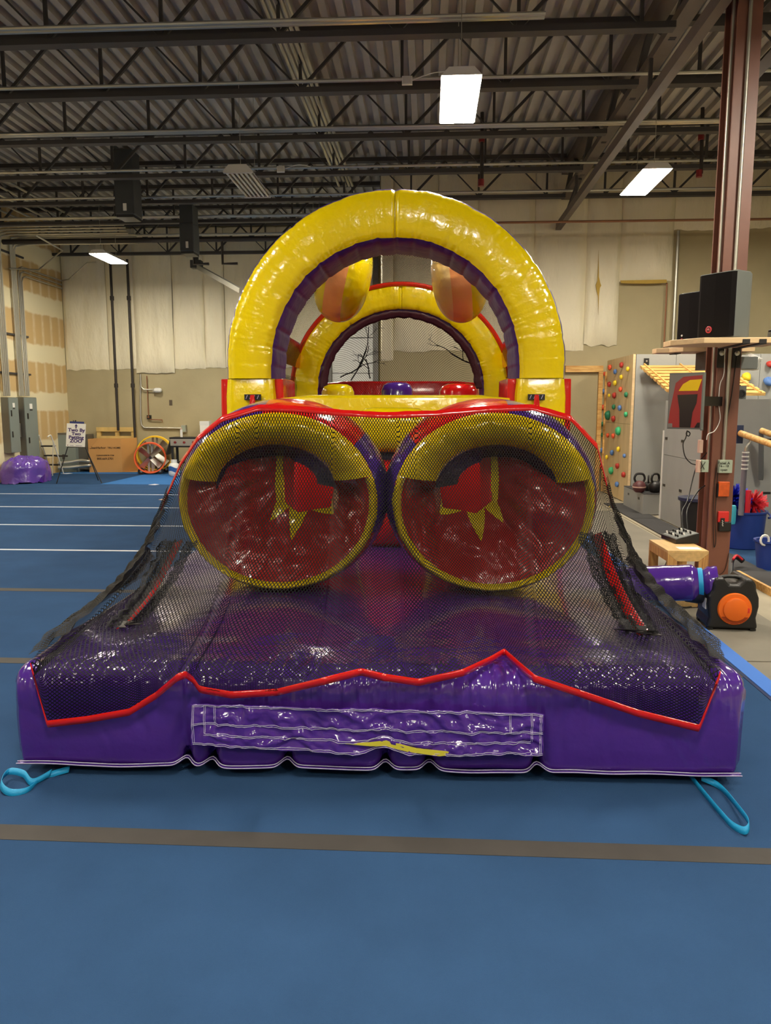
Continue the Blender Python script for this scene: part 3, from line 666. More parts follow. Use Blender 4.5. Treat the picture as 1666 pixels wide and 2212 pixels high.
solid(MB().grid(lambda u, v: ((1.085-.09*v+.02*nz(u*40, v))*math.cos(PI*u), 7.22+.05*v, 1.85+(1.085-.09*v+.02*nz(u*40, v))*.94*math.sin(PI*u)), 120, 4).build('maroon_net_collar', mat('maroon_mesh', (66, 26, 40), .5, bump=.5, bscale=60), A2, smooth='all'), .004)
for sg in (-1, 1):
    cxp = sg*1.31
    p = MB().puff((cxp, 4.15, .98), (.235, .39, .90), .16, 14).build('arch_post', V_YEL, INF, smooth='all')
    pf((sg*1.055, 4.18, .98), (.05, .36, .885), V_RED, 'red_inner_panel', p, .3); pf((sg*1.545, 4.18, .98), (.05, .36, .885), V_RED, 'red_outer_panel', p, .3)
    bx, bz_ = IL(545 if sg < 0 else 1160, 857 if sg < 0 else 852, y=3.72).x, IL(545, 858, y=3.72).z
    MB().box((bx-.075, 3.735, bz_-.026), (bx+.075, 3.75, bz_+.026)).build('black_buckle_patch', BLACKP, p)
    for q in range(4): MB().bar((bx-.06+q*.034, 3.731, bz_-.016), (bx-.046+q*.034, 3.731, bz_+.018), .006, .004).build('buckle_thread', STITCH, p)
    MB().prism([(bx-.018, 3.728, bz_+.02), (bx+.018, 3.728, bz_+.02), (bx+.03, 3.722, bz_-.1), (bx+.004, 3.715, bz_-.07), (bx-.03, 3.722, bz_-.1)], (0, -.006, 0)).build('red_tie_strap', V_RED, p)
    pr = pf((sg*1.28, 7.5, .95), (.22, .32, .70), V_YEL, 'rear_post', e=.2)
    sw = pf((sg*1.42, 5.86, .95), (.13, 1.36, .62), V_RED, 'side_wall', e=.4)
    pf((sg*1.42, 5.86, 1.60), (.11, 1.34, .1), V_YEL, 'yellow_top_roll', sw, .5)
    MB().grid(lambda u, v, sg=sg: (sg*(1.36-.02*math.sin(PI*v)), 4.5+u*2.75, 2.12+.34*v), 12, 5).build('red_side_band', V_RED, INF, smooth='all')
RW = IL(870, 823, y=7.95).z
pf((0, 8.05, (RW+.45)/2), (1.12, .16, (RW-.45)/2), V_RED, 'red_end_wall', e=.3)
for px, pw_, yl, mt, top, nm in ((730, 70, 5.1, V_YEL, 829, 'yellow'), (858, 67, 4.9, V_PUR, 825, 'purple'), (991, 82, 5.3, V_RED, 828, 'red')):
    c = IL(px, 840, y=yl); zt = IL(px, top, y=yl-.1).z; r = pw_/1640*(yl+3.13)/2*1.0
    m = MB().lathe([(.02, zt), (r*.6, zt-.004), (r*.86, zt-.03), (r, zt-.085), (r*1.0, zt-.3), (r*.98, .5)][::-1], (c.x, yl, 0), 32)
    o = m.build('pop_up_pillar', mt, INF, smooth='all'); o['label'] = nm + ' pop up pillar between the arches'
# hanging bulges with orange bands
for sg, px in ((-1, 742), (1, 992)):
    c = IL(px, 600, y=5.75); par = empty('hanging_bulge', c, 0, INF); par.rotation_euler = (0, math.radians(-14*sg if sg < 0 else -8), 0)
    rx, rr = .31, .52
    def sph(a0, a1, par=par):
        def fn(u, v):
            t = lerp(a0, a1, v); a = 2*PI*u; x = rx*math.sin(t); k = rr*abs(math.cos(t))**.75*(1+.012*abs(math.sin(a*14)))
            return (x, .85*k*math.cos(a), k*math.sin(a)*.95)
        return fn
    MB().grid(sph(-PI/2+.01, -.42), 90, 14, closeu=True).build('yellow_side', V_PEACH_LIT if sg > 0 else V_YEL, par, smooth='all')
    MB().grid(sph(-.42, .28), 90, 10, closeu=True).build('orange_band', V_ORG_LIT, par, smooth='all')
    MB().grid(sph(.28, PI/2-.01), 90, 14, closeu=True).build('yellow_side', V_YEL, par, smooth='all')
# nets between the arches and across the exit
def roofnet(u, v):
    th = PI*u; k = 1.42; y = lerp(4.5, 7.22, v); sp_z = lerp(1.97, 1.85, v); r = lerp(1.40, 1.44, v) - .10*math.sin(PI*v) + .02*nz(u*12, v*6)
    return (r*math.cos(th), y, sp_z + r*math.sin(th)*lerp(1, .935, v))
MB().grid(roofnet, 70, 24, uv=lambda u, v: (u*4.4, v*2.7)).build('roof_net', NETR, INF, smooth='all')
for sg in (-1, 1): MB().grid(lambda u, v, sg=sg: (sg*(1.40+.02*nz(u*9, v*4)), 4.5+2.75*u, lerp(1.62, 2.0, v)), 20, 6, uv=lambda u, v: (u*2.7, v*.4)).build('side_net', NETR, INF, smooth='all')
MB().grid(lambda u, v: (lerp(-1.12, 1.12, u), 7.86+.05*nz(u*4, v*3), lerp(1.7, 1.85+1.1*math.sqrt(max(0, 1-(lerp(-1, 1, u))**2))*.94, v)), 40, 20, uv=lambda u, v: (u*2.2, v*1.3)).build('exit_net', NETF, INF, smooth='all')
random.seed(11)
def branch(p, ang, ln, m, d=0):
    pts = [Vector(p)]; a = ang
    for k in range(4): a += random.uniform(-.25, .25); pts.append(pts[-1] + Vector((math.cos(a)*ln/4, -.003, math.sin(a)*ln/4)))
    m.tube(pts, .009*(.6**d), 4)
    if d < 3:
        for q in range(2): branch(pts[random.choice((2, 3, 4))], ang + random.uniform(-.7, .7), ln*.6, m, d+1)
m = MB()
for px, py, an, ln in ((758, 822, 1.0, .5), (735, 815, .7, .35), (800, 818, 1.9, .28), (1034, 815, 2.0, .4), (1030, 790, 2.6, .4)):
    branch(IL(px, py, y=7.78), an, ln, m)
tag(m.build('net_folds', BLACKM, INF), kind='stuff')

# ---- entrance net
NY = 1.24
Apts = [Vector((-1.57, 1.95, .52)), IL(318, 1180, y=1.6), IL(352, 1095, y=1.45), IL(392, 1003, y=1.32), IL(428, 950, y=NY), IL(480, 908, y=NY), IL(560, 884, y=NY), IL(640, 886, y=NY), IL(740, 895, y=NY), IL(833, 900, y=NY), IL(945, 896, y=NY), IL(1060, 886, y=NY), IL(1150, 883, y=NY), IL(1232, 906, y=NY), IL(1290, 968, y=1.32), IL(1318, 1080, y=1.45), IL(1362, 1186, y=1.6), Vector((1.57, 1.95, .52))]
def fr(px, py):
    p = IL(px, py, y=-.095)
    if p.z > .47: p = IL(px, py, z=.525)
    return p
Bfront = [fr(a, b) for a, b in ((103,1563),(190,1553),(280,1537),(340,1500),(385,1462),(402,1456),(418,1468),(432,1488),(500,1500),(600,1494),(700,1470),(780,1450),(830,1462),(905,1473),(1000,1452),(1060,1424),(1089,1407),(1120,1435),(1155,1465),(1250,1496),(1380,1540),(1510,1572))]
LS = [Vector((-1.60, 1.95, .50)), Vector((-1.60, 1.2, .50)), Vector((-1.60, .4, .50)), fr(66, 1430)]
RS = [fr(1558, 1448), Vector((1.60, .4, .50)), Vector((1.60, 1.2, .50)), Vector((1.60, 1.95, .50))]
LS2 = [LS[-1], Bfront[0]]; RS2 = [Bfront[-1], RS[0]]
def Atop(u): 
    if u < .2: return polyat(Apts[:4], u/.2)
    if u > .8: return polyat(Apts[14:], (u-.8)/.2)
    return polyat(Apts[3:15], (u-.2)/.6)
def Bbot(u):
    if u < .17: return polyat(LS, u/.17)
    if u < .2: return polyat(LS2, (u-.17)/.03)
    if u <= .8: return polyat(Bfront, (u-.2)/.6)
    if u <= .83: return polyat(RS2, (u-.8)/.03)
    return polyat(RS, (u-.83)/.17)
VE = .74
def netfn(u, v):
    a, b = Atop(u), Bbot(u)
    front = 1 if .2 <= u <= .8 else max(0, 1-(abs(u-.5)-.3)/.2)
    hang = b.y < -.03 and b.z < .49
    e = Vector((lerp(b.x, a.x, .06), .0, .525)) if hang else b.copy()
    if v <= VE or not hang:
        t = v/VE if hang else v
        ty = t**lerp(1.0, 1.9, front); tz = 1-(1-t)**lerp(1.15, 1.75, front)
        p = Vector((lerp(a.x, e.x, t**lerp(1.0, 1.35, front)), lerp(a.y, e.y, ty), lerp(a.z, e.z, tz)))
        s_ = math.sin(PI*t)
        p.z += s_*(.022*nz(u*26, v*3) + .03*nz(u*8, v*2, 5)); p.y += s_*.02*nz(u*20, v*4, 9) - .012*s_
        zmin = .518 + .008*nz(u*30, v*12)
        if t < 1 and p.y > .0 and abs(p.x) < HW+.02: p.z = max(p.z, zmin)
        return p
    t = (v-VE)/(1-VE); c = Vector((lerp(e.x, b.x, .3), -.09, .475))
    if b.z > .44: c = Vector((b.x, -.085, max(b.z, .47)))
    p = e.lerp(c, t/.3) if t < .3 else c.lerp(b, (t-.3)/.7)
    if .1 < t < .95: p.y -= .008*(1+nz(u*40, v*9))
    return p
en = MB().grid(netfn, 300, 90, uv=lambda u, v: (u*4.6, v*1.75)).build('entrance_net', NET, INF, smooth='all')
en['label'] = 'black net draped over both crawl holes'
def ribbon(path, wvec, m, nm, par, th=.004):
    n = len(path)
    def fn(u, v):
        i = int(round(u*(n-1))); w_ = wvec(i) if callable(wvec) else Vector(wvec); return Vector(path[i]) + w_*(v-.5)
    return solid(MB().grid(fn, n, 3).build(nm, m, par, smooth='all'), th)
bp = [netfn(.172+(.828-.172)*k/299, 1.0) + Vector((0, -.006, 0)) for k in range(300)]
ribbon(bp, Vector((0, -.004, .032)), V_RED, 'red_hem', en)
tp = [Atop(.13+.74*k/199) + Vector((0, -.01, .008)) for k in range(200)]
ribbon(tp, lambda i: Vector((0, .02, .034+.006*nz(i*.2))), V_RED, 'red_top_trim', en)
# roll of doubled net on the two outer slopes
for sg in (-1, 1):
    us = (.03, .165) if sg < 0 else (.97, .835)
    MB().grid(lambda u, v: netfn(lerp(us[0], us[1], u), v) + Vector((sg*(.012+.010*math.sin(v*70+nz(u*9, v*5)*3)), -.004, .014+.008*math.sin(v*70+2+nz(u*7, v*5)*3))), 26, 60, uv=lambda u, v: (u*.75, v*1.6)).build('net_fold', NETD, en, smooth='all')
    if sg < 0: top, bot, bx2 = IL(388, 1168, y=1.12), IL(266, 1352, z=.56), IL(215, 1372, z=.56)
    else: top, bot, bx2 = IL(1288, 1152, y=1.12), IL(1388, 1366, z=.56), IL(1440, 1388, z=.56)
    path = [top.lerp(bot, k/39) + Vector((0, -.02, -.05*math.sin(PI*k/39))) for k in range(40)]
    ribbon(path, Vector((.05, .0, .02)), V_RED, 'red_zip_strip', en)
    ns3 = [Vector(p) + Vector((0, -.014, .006)) for p in path]
    MB().grid(lambda u, v: ns3[int(round(u*39))] + Vector((.09, 0, .035))*(v-.5), 40, 3, uv=lambda u, v: (v*.09, u*.7)).build('net_over_zip', NET, en, smooth='all')
    # dark net gathered along the zip
    for dx, rr in ((-.06, .085), (.07, .06)):
        pth = [Vector(p) + Vector((dx*(1-.3*k/39)+.015*nz(k*.5, dx), .012, .012*nz(k*.6, 4))) for k, p in enumerate(path)]
        MB().grid(lambda u, v: pth[int(round(u*39))] + Vector((rr*(v-.5)*(1+.35*nz(u*9, dx)), .02*math.sin(v*9+u*3), .018*nz(u*16, v*6, dx*5))), 40, 9, uv=lambda u, v: (v*.16, u*.7)).build('gathered_net', NETD, en, smooth='all')
    random.seed(5+sg); m = MB()
    for q in range(7):
        a = random.uniform(0, 2*PI); l = random.uniform(.05, .13); c0 = bot + Vector((0, -.02, .0)); c1 = c0 + Vector((math.cos(a)*l, math.sin(a)*l*.8, random.uniform(-.005, .03)))
        m.prism([c0 + Vector((.012, 0, .01)), c0 + Vector((-.012, .01, 0)), c1 + Vector((-.02, .015, 0)), c1 + Vector((.025, -.01, .008))], (0, 0, .004))
    m.build('net_knot', BLACKM, en)

# ---- blower sleeve
s0, s1 = WL(P(1360, 1262, Y=5.75)), WL(P(1512, 1258, Y=5.62))
n_ = 40; pts = [s0.lerp(s1, k/(n_-1)) for k in range(n_)]
rad = []
for k in range(n_):
    t = k/(n_-1); rad.append(.135*(1-.02*math.cos(t*9)**2) if t < .9 else lerp(.135, .095, (t-.9)/.1))
s0b = WL(P(1300, 1262, Y=5.8)); pts = [s0b] + pts; rad = [.15] + rad
slv = MB().tube(pts, rad, 28).build('blower_sleeve', V_PUR, INF, smooth=True)
d = (s1-s0).normalized()
MB().tube([s1 - d*.012, s1 + d*.02], [.108, .108], 24).build('blue_cinch_strap', BLUESTRAP, slv, smooth=True)
tail = [s1 + d*(.02+.02*k) for k in range(6)]
MB().tube(tail, [.09, .105, .12, .115, .12, .118], 20).build('gathered_sleeve_end', V_PUR, slv, smooth=True)

# =================================================================== BLOWER
bw = P(1532, 1362, Z=0); be = P(1637, 1362, Z=0); bc = Vector(((bw.x+be.x)/2, bw.y+.16, 0)); bhw = (be.x-bw.x)/2
B = empty('air_blower', bc, math.radians(-4)); tag(B, 'black plastic air blower with a round orange cover on the floor', 'blower')
BH = .375; out = []
side = [(-1, 0), (-.99, .08), (-.93, .2), (-1.0, .45), (-.98, .62), (-.86, .74), (-.84, .88), (-.74, 1.0), (-.42, 1.0), (-.32, .93), (-.2, .875), (.2, .875), (.32, .93), (.42, 1.0), (.72, .97), (.86, .88), (.88, .76), (1.0, .62), (1.02, .45), (.93, .22), (.99, .08), (1, 0)]
MB().prism([(x*bhw, -.15, z*BH+.012) for x, z in side], (0, .3, 0)); 
body = MB().prism([(x*bhw, -.15, z*BH+.012) for x, z in side], (0, .3, 0)).build('body', BLACKP, B); bevel(body, .018, 3)
MB().tube([(-.4*bhw, -.05, BH*.985), (-.15*bhw, -.05, BH*1.01), (.15*bhw, -.05, BH*1.01), (.4*bhw, -.05, BH*.985)], .014, 10).build('handle', BLACKP, B, smooth=True)
for sx in (-1, 1):
    for sy in (-1, 1): MB().box((sx*bhw*.85-.02, sy*.12-.02, 0), (sx*bhw*.85+.02, sy*.12+.02, .014)).build('foot', BLACKP, B)
oc = Vector((.05*bhw, -.152, BH*.43)); R_ = .118
cv = MB().lathe([(R_, .004), (R_, -.006), (R_*.95, -.014), (R_*.72, -.016), (R_*.70, -.03), (R_*.62, -.034), (.004, -.036)], tuple(oc), 40, 'y').build('orange_cover', ORANGEP, B, smooth=True)
for k in range(7):
    z = oc.z - R_*(.50+.065*k); hwk = math.sqrt(max(0.0001, (R_*.92)**2-(z-oc.z)**2))
    x0 = -hwk; MB().box((oc.x-hwk, oc.y-.019, z-.0022), (oc.x+hwk, oc.y-.012, z+.0022)).build('vent_slot', mat('slot_dark%d' % k, (150, 56, 10), .6), cv)
MB().box((oc.x+R_*.55, oc.y-.03, oc.z-.02), (oc.x+R_*.8, oc.y-.014, oc.z+.012)).build('red_switch', CARDR, B)
MB().box((-bhw-.002, -.1, .14), (-bhw*.99+.004, -.02, .22)).build('white_sticker', WHITEP, B)
MB().lathe([(.10, 0), (.11, -.08), (.10, -.16)], (-bhw*.75, .02, BH*.70), 20, 'x').build('outlet', BLACKP, B, smooth=True)

# =================================================================== COLUMN AND WHAT HANGS ON IT
cc = Vector((2.61, 7.02, 0)); fw, fd = .20, .29
C = empty('steel_column', cc); tag(C, 'tall rust-brown steel H column beside the air blower', 'column')
MB().box((-fw/2, -fd/2, .004), (fw/2, -fd/2+.02, CHZ-.15)).build('front_flange', BROWNS, C); MB().box((-fw/2, fd/2-.02, .004), (fw/2, fd/2, CHZ-.15)).build('rear_flange', BROWNS, C)
MB().box((-.012, -fd/2+.02, .004), (.012, fd/2-.02, CHZ-.15)).build('web', BROWNS, C); MB().box((-.17, -.2, 0), (.17, .2, .012)).build('base_plate', BROWNS, C)
q_b = P(1640, 152, Y=7.0)-cc; MB().bar(q_b - Vector((.06, 0, .06)), q_b + Vector((.55, .1, .62)), .09, .09).build('diagonal_brace', BEAM, C)
MB().cyl((-.055, .02, .004), (-.055, .02, CHZ-.2), .038, 14).build('brown_pipe', BROWNS, C, smooth=True)
def W2C(v): return Vector(v)-cc
fy = cc.y-fd/2
a = P(1561, 1002, Y=fy); MB().cyl((a.x-cc.x, -fd/2-.016, a.z-.0), (a.x-cc.x, -fd/2-.016, CHZ-.2), .016, 10).build('front_conduit', GALV, C, smooth=True)
a2 = P(1524, 1000, Y=fy+.05); MB().cyl((-fw/2-.012, -fd/2+.06, a2.z), (-fw/2-.012, -fd/2+.06, CHZ-.2), .012, 10).build('side_conduit', GALV, C, smooth=True)
# white cable on the face
pts = [W2C(P(x, y, Y=fy-.01)) for x, y in ((1566, 700), (1565, 800), (1556, 830), (1553, 870), (1556, 905), (1545, 930), (1530, 938), (1527, 950))]
MB().tube(smoothpoly(pts, 40), .004, 6).build('white_cable', WHITEM, C, smooth=True)
pts = [W2C(P(x, y, Y=fy-.01)) for x, y in ((1592, 770), (1580, 860), (1566, 930), (1560, 990))]
MB().tube(smoothpoly(pts, 20), .004, 6).build('black_cable', BLACKP, C, smooth=True)
pts = [W2C(P(x, y, Y=fy-.012)) for x, y in ((1548, 1010), (1543, 1060), (1541, 1110), (1542, 1170), (1544, 1182), (1547, 1165), (1545, 1120), (1548, 1070), (1552, 1010))]
MB().tube(smoothpoly(pts, 40), .0035, 6).build('black_cable_loop', BLACKP, C, smooth=True)
pts = [W2C(P(x, y, Y=fy-.012)) for x, y in ((1522, 1190), (1530, 1232), (1548, 1242), (1566, 1232), (1575, 1195))]
MB().tube(smoothpoly(pts, 30), .003, 6).build('thin_cable_loop', BLACKP, C, smooth=True)
def pxbox(x0, y0, x1, y1, Yp, dep, m, nm, par, bev=.004):
    a, b = P(x0, y1, Y=Yp)-par.location, P(x1, y0, Y=Yp)-par.location
    return bevel(MB().box((a.x, a.y-dep, a.z), (b.x, a.y, b.z)).build(nm, m, par), bev)
jb = pxbox(1549, 993, 1579, 1021, fy, .05, SOCKB, 'junction_box', C)
p = P(1564, 1003, Y=fy-.052)-cc; text('handwriting', 'Panel A', .034, BLACKP, jb, p, (PI/2, 0, 0), ext=.0005); p = P(1564, 1009, Y=fy-.052)-cc; text('handwriting', '16 - 18', .03, BLACKP, jb, p, (PI/2, 0, 0), ext=.0005); p = P(1564, 1017, Y=fy-.052)-cc; text('handwriting', 'open', .03, BLACKP, jb, p, (PI/2, 0, 0), ext=.0005)
sb = pxbox(1511, 993, 1527, 1019, fy+.02, .06, SOCKB, 'side_junction_box', C)
a = P(1514, 1013, Y=fy-.045)-cc; b = P(1524, 998, Y=fy-.045)-cc
MB().bar(a, b, .005, .003, up=(0,1,0)).build('pen_cross', BLACKP, sb); a = P(1514, 998, Y=fy-.045)-cc; b = P(1522, 1014, Y=fy-.045)-cc; MB().bar(a, b, .005, .003, up=(0,1,0)).build('pen_cross', BLACKP, sb)
pxbox(1502, 993, 1511, 1020, fy+.02, .05, PINKP, 'outlet_plate', C); pxbox(1506, 950, 1516, 978, fy+.04, .05, PINKP, 'thermostat_box', C)
pk = pxbox(1549, 1040, 1575, 1072, fy, .03, ORPACK, 'orange_packet', C, .006); tag(pk, None)
ph = pxbox(1546, 1044, 1550, 1074, fy, .04, BLACKP, 'packet_holder', C)
cd = pxbox(1549, 1104, 1574, 1128, fy, .025, CARDR, 'red_pouch_flap', C, .008); pxbox(1550, 1126, 1578, 1147, fy, .035, BLACKP, 'black_pouch', C, .01)
pxbox(1556, 1119, 1566, 1140, fy-.03, .006, BLACKP, 'pouch_strap', C, .002); MB().tube([P(1561.5+1.6*math.sin(k*2.1), 1137-k*1.5, Y=fy-.0385)-cc for k in range(10)], .0018, 5).build('pouch_lettering', WHITEP, C)

# shelves with speakers
def shelf(px0, px1, py, Yf, dep, label, bolts):
    a, b = P(px0, py, Y=Yf), P(px1, py, Y=Yf); z = a.z
    e = empty('wall_shelf', (0, 0, 0)); tag(e, label, 'shelf'); th = .045
    bevel(MB().prism([(a.x+.09, Yf, z), (b.x, Yf, z), (b.x, Yf+dep, z), (a.x-.1, Yf+dep, z), (a.x-.1, Yf+dep*.55, z), (a.x, Yf+.12, z)], (0, 0, -th)).build('board', SHELFW, e), .004)
    return e, z-th
s1e, sz = shelf(1497, 1700, 729, 6.36, .44, 'pale wooden shelf plank bolted to the column, holding the large speaker', True)
for px in (1559, 1592):
    p = P(px, 763, Y=fy-.004); MB().box((p.x-.035, fy-.008, sz-.17), (p.x+.035, fy-.001, sz+.0)).build('bracket', BLACKM, s1e); MB().box((p.x-.03, 6.36+.0, sz-.008), (p.x+.03, fy, sz)).build('bracket_arm', BLACKM, s1e)
    MB().lathe([(.022, 0), (.022, -.008), (.012, -.012), (.002, -.014)], (p.x, fy-.008, p.z), 18, 'y').build('bolt', STEEL, s1e, smooth=True)
    MB().box((p.x-.028, 6.354, sz-.004), (p.x+.028, 6.36, sz+.03)).build('bracket_lip', BLACKM, s1e)
s2e, sz2 = shelf(1455, 1632, 749, 7.25, .32, 'pale wooden shelf plank behind the column, holding the smaller speaker', True)
MB().box((2.3, 7.40, sz2-.008), (2.36, 7.25+.3, sz2)).build('bracket_arm', BLACKM, s2e); MB().box((2.52, fd/2+cc.y, sz2-.16), (2.6, fd/2+cc.y+.3, sz2)).build('bracket', BLACKM, s2e)
def speaker(corner_px, w_, d_, h_, z, rz, loc, label, logo=True):
    e = empty('loudspeaker', (loc[0], loc[1], z), rz); tag(e, label, 'speaker')
    bevel(MB().prism([(-w_/2, -d_/2, 0), (w_/2, -d_/2, 0), (w_/2, d_/2*.3, 0), (w_/2*.72, d_/2, 0), (-w_/2*.72, d_/2, 0), (-w_/2, d_/2*.3, 0)], (0, 0, h_)).build('cabinet', DGREY if logo else BLACKP, e), .012, 3)
    MB().prism([(-w_/2*.98, -d_/2+.002, .012), (-w_/2*.8, -d_/2-.022, .012), (0, -d_/2-.03, .012), (w_/2*.8, -d_/2-.022, .012), (w_/2*.98, -d_/2+.002, .012)], (0, 0, h_-.024)).build('grille', GRILLE, e)
    if logo:
        lg = MB().lathe([(.028, 0), (.028, -.006), (.024, -.008), (.002, -.008)], (-.04, -d_/2-.026, .075), 24, 'y').build('round_red_logo', mat('logo_red', (196, 60, 70), .4), e)
        MB().lathe([(.019, 0), (.018, -.004), (.002, -.004)], (-.04, -d_/2-.033, .075), 20, 'y').build('logo_centre', mat('logo_dark', (90, 30, 40), .4), lg)
        MB().tube([(-.05, -d_/2-.038, .068), (-.045, -d_/2-.038, .083), (-.04, -d_/2-.038, .072), (-.034, -d_/2-.038, .084), (-.03, -d_/2-.038, .068)], .0025, 5).build('logo_letter', mat('logo_pink', (230, 150, 150), .4), lg)
    else:
        for q in range(3): MB().lathe([(.009, 0), (.009, -.005), (.001, -.006)], (-w_*.22, -d_/2-.028, .05+q*.03), 12, 'y').build('indicator', (WHITEM, KNOBR, PINKP)[2-q], e)
    return e
zt = sz+.045; p = P(1568, 690, Y=6.74)
speaker(None, .34, .28, .53, zt+.002, math.radians(-54), (P(1569, 690, Y=6.6).x, 6.6), 'large black fronted loudspeaker with grey sides and round red logo')
speaker(None, .30, .28, .50, sz2+.047, math.radians(-56), (2.535, 7.43), 'smaller all black loudspeaker behind the large one', False)
a = P(1660, 718, Y=6.6)
o = empty('small_black_speaker', (a.x+.09, 6.6, zt+.001)); tag(o, 'small rounded black speaker at the end of the shelf plank', 'speaker')
MB().lathe([(.08, 0), (.085, .01), (.085, .075), (.07, .085), (.01, .088)], (0,0,0), 24).build('housing', BLACKP, o, smooth=True); MB().lathe([(.086, .02), (.0875, .03), (.0875, .05), (.086, .06)], (0,0,0), 24).build('band', DGREY, o)

# screen hung on the column
tv = empty('wall_screen', P(1480, 930, Y=6.55)); tag(tv, 'portrait wall screen with a grey frame showing red and yellow picture, hung on the column', 'screen')
q = [(1445, 812), (1517, 798), (1519, 924), (1443, 930)]; Yn, Yfq = 6.62, 6.44
tp_ = [P(q[0][0], q[0][1], Y=Yn), P(q[1][0], q[1][1], Y=Yfq), P(q[2][0], q[2][1], Y=Yfq), P(q[3][0], q[3][1], Y=Yn)]
zT, zB = (tp_[0].z+tp_[1].z)/2, (tp_[2].z+tp_[3].z)/2; xl_, xr_ = (tp_[0].x+tp_[3].x)/2, (tp_[1].x+tp_[2].x)/2
A_ = Vector((xl_, Yn, 0)); D_ = (Vector((xr_, Yfq, 0))-A_); nrm = Vector((D_.y, -D_.x, 0)).normalized()
def tvp(u, v, d=0): return A_ + D_*u + nrm*d + Vector((0, 0, lerp(zB, zT, v))) - tv.location
MB().prism([tvp(0, 0), tvp(1, 0), tvp(1, 1), tvp(0, 1)], -nrm*.05).build('frame', DGREY, tv)
def scr(poly, m, d, nm): MB().prism([tvp(u, v, d) for u, v in poly], -nrm*.0015).build(nm, m, tv)
scr([(.02, .02), (.98, .02), (.98, .97), (.02, .97)], SCR_G, .002, 'screen_glass')
scr([(.03, .06), (.06, .3), (.2, .82), (.42, .93), (.97, .95), (.97, .03), (.2, .03)], SCR_R, .004, 'picture_red')
scr([(.3, .68), (.42, .8), (.62, .87), (.96, .88), (.86, .68)], SCR_Y, .006, 'picture_yellow')
scr([(.27, .61), (.86, .62), (.84, .46), (.74, .3), (.7, .03), (.38, .03), (.35, .35), (.3, .5)], SCR_K, .006, 'picture_black')
scr([(.03, .03), (.16, .03), (.16, .1), (.03, .1)], SCR_G, .008, 'picture_grey'); scr([(.82, .03), (.97, .03), (.97, .12), (.9, .12)], SCR_K, .008, 'picture_dark')
MB().box(tuple(tvp(.9, .0, -.06)+Vector((0, -.0, -.01))), tuple(tvp(1.12, .12, -.02)+Vector((0, .06, 0)))).build('side_box', DGREY, tv)
MB().bar(tvp(.7, .5, -.05), Vector((2.56, 6.9, (zT+zB)/2))-tv.location, .05, .08).build('wall_arm', BLACKM, tv)
pts = [P(x, y, Y=6.6)-tv.location for x, y in ((1485, 930), (1482, 945), (1476, 960), (1480, 985), (1492, 1000), (1503, 1004))]
MB().tube(smoothpoly(pts, 30), .0045, 6).build('power_cable', BLACKP, tv, smooth=True)
pts = [P(x, y, Y=6.6)-tv.location for x, y in ((1486, 931), (1491, 936), (1488, 942), (1483, 938), (1485, 930))]
MB().tube(smoothpoly(pts, 20), .005, 6).build('cable_knot', BLACKP, tv, smooth=True)
# wire guard behind the column
a = P(1620, 783, Y=7.5); o = empty('wire_cage_lamp', a); tag(o, 'grey wire cage lamp guard fixed behind the column', 'lamp guard')
for k in range(5): MB().tube([(-.12, -.05+k*.03, -.06), (.06, -.05+k*.03, -.07), (.09, -.05+k*.03, .03), (-.02, -.05+k*.03, .08), (-.12, -.05+k*.03, .07)], .004, 5).build('cage_wire', GALV, o)
MB().box((-.12, -.06, -.06), (.05, .08, .05)).build('lamp_body', DGREY, o)

# =================================================================== SIDE TABLE AND MIXER
ta, tb = P(1441, 1312, Z=0), P(1527, 1312, Z=0); tx0, tx1 = 1.925, 2.245; ty0, ty1 = 6.10, 6.62; tz = P(1480, 1190, Y=ty0).z
T = empty('side_table', ((tx0+tx1)/2, (ty0+ty1)/2, 0)); tag(T, 'waterfall ash wood side table with open frame beside the column', 'table')
hx, hy2 = (tx1-tx0)/2, (ty1-ty0)/2; lw = .075
MB().box((-hx, -hy2, tz-.02), (hx, hy2, tz)).build('table_top', OAKT, T)
for sy in (-1, 1):
    y0 = -hy2 if sy < 0 else hy2-.03
    fr_ = MB().prism([(-hx, y0, tz-.021), (hx, y0, tz-.021), (hx-lw, y0, tz-lw-.01), (-hx+lw, y0, tz-lw-.01)], (0, .03, 0)).build('top_rail', OAKT, T)
    for sx in (-1, 1):
        MB().prism([(sx*hx, y0, .004), (sx*hx, y0, tz-.022), (sx*(hx-lw), y0, tz-lw-.012), (sx*(hx-lw), y0, .004)], (0, .03, 0)).build('leg', OAK, T)
    MB().box((-hx+lw, y0, .004), (hx-lw, y0+.03, .06)).build('bottom_rail', OAKT, T)
for sx in (-1, 1): MB().box((sx*hx-(.02 if sx > 0 else 0), -hy2+.03, tz-.09), (sx*hx+(.02 if sx < 0 else 0), hy2-.03, tz-.02)).build('side_rail', OAK, T)
MB().box((-hx*.3, -hy2*.75, tz), (hx*.8, -hy2*.35, tz+.002)).build('paper_sheet', WHITEP, T)
M_ = empty('audio_mixer', P(1466, 1168, Z=tz+.003), math.radians(-82)); M_.location.z = tz+.004; tag(M_, 'small black audio mixer with knobs on the ash side table', 'mixer')
MB().prism([(-.14, -.09, 0), (-.14, .11, 0), (-.14, .11, .085), (-.14, -.09, .035)], (.28, 0, 0)).build('body', BLACKP, M_)
MB().prism([(-.13, -.08, .0385), (-.13, .10, .083), (.13, .10, .083), (.13, -.08, .0385)], (0, -.001, .002)).build('top_plate', DGREY, M_)
for i in range(6):
    for j in range(3): y = -.05+j*.055; z = .0385+(y+.08)/.18*.0445; MB().cyl((-.11+i*.04, y, z), (-.11+i*.04, y-.006, z+.022), .008, 8).build('knob', BLACKP if (i+j) % 3 else WHITEM, M_)
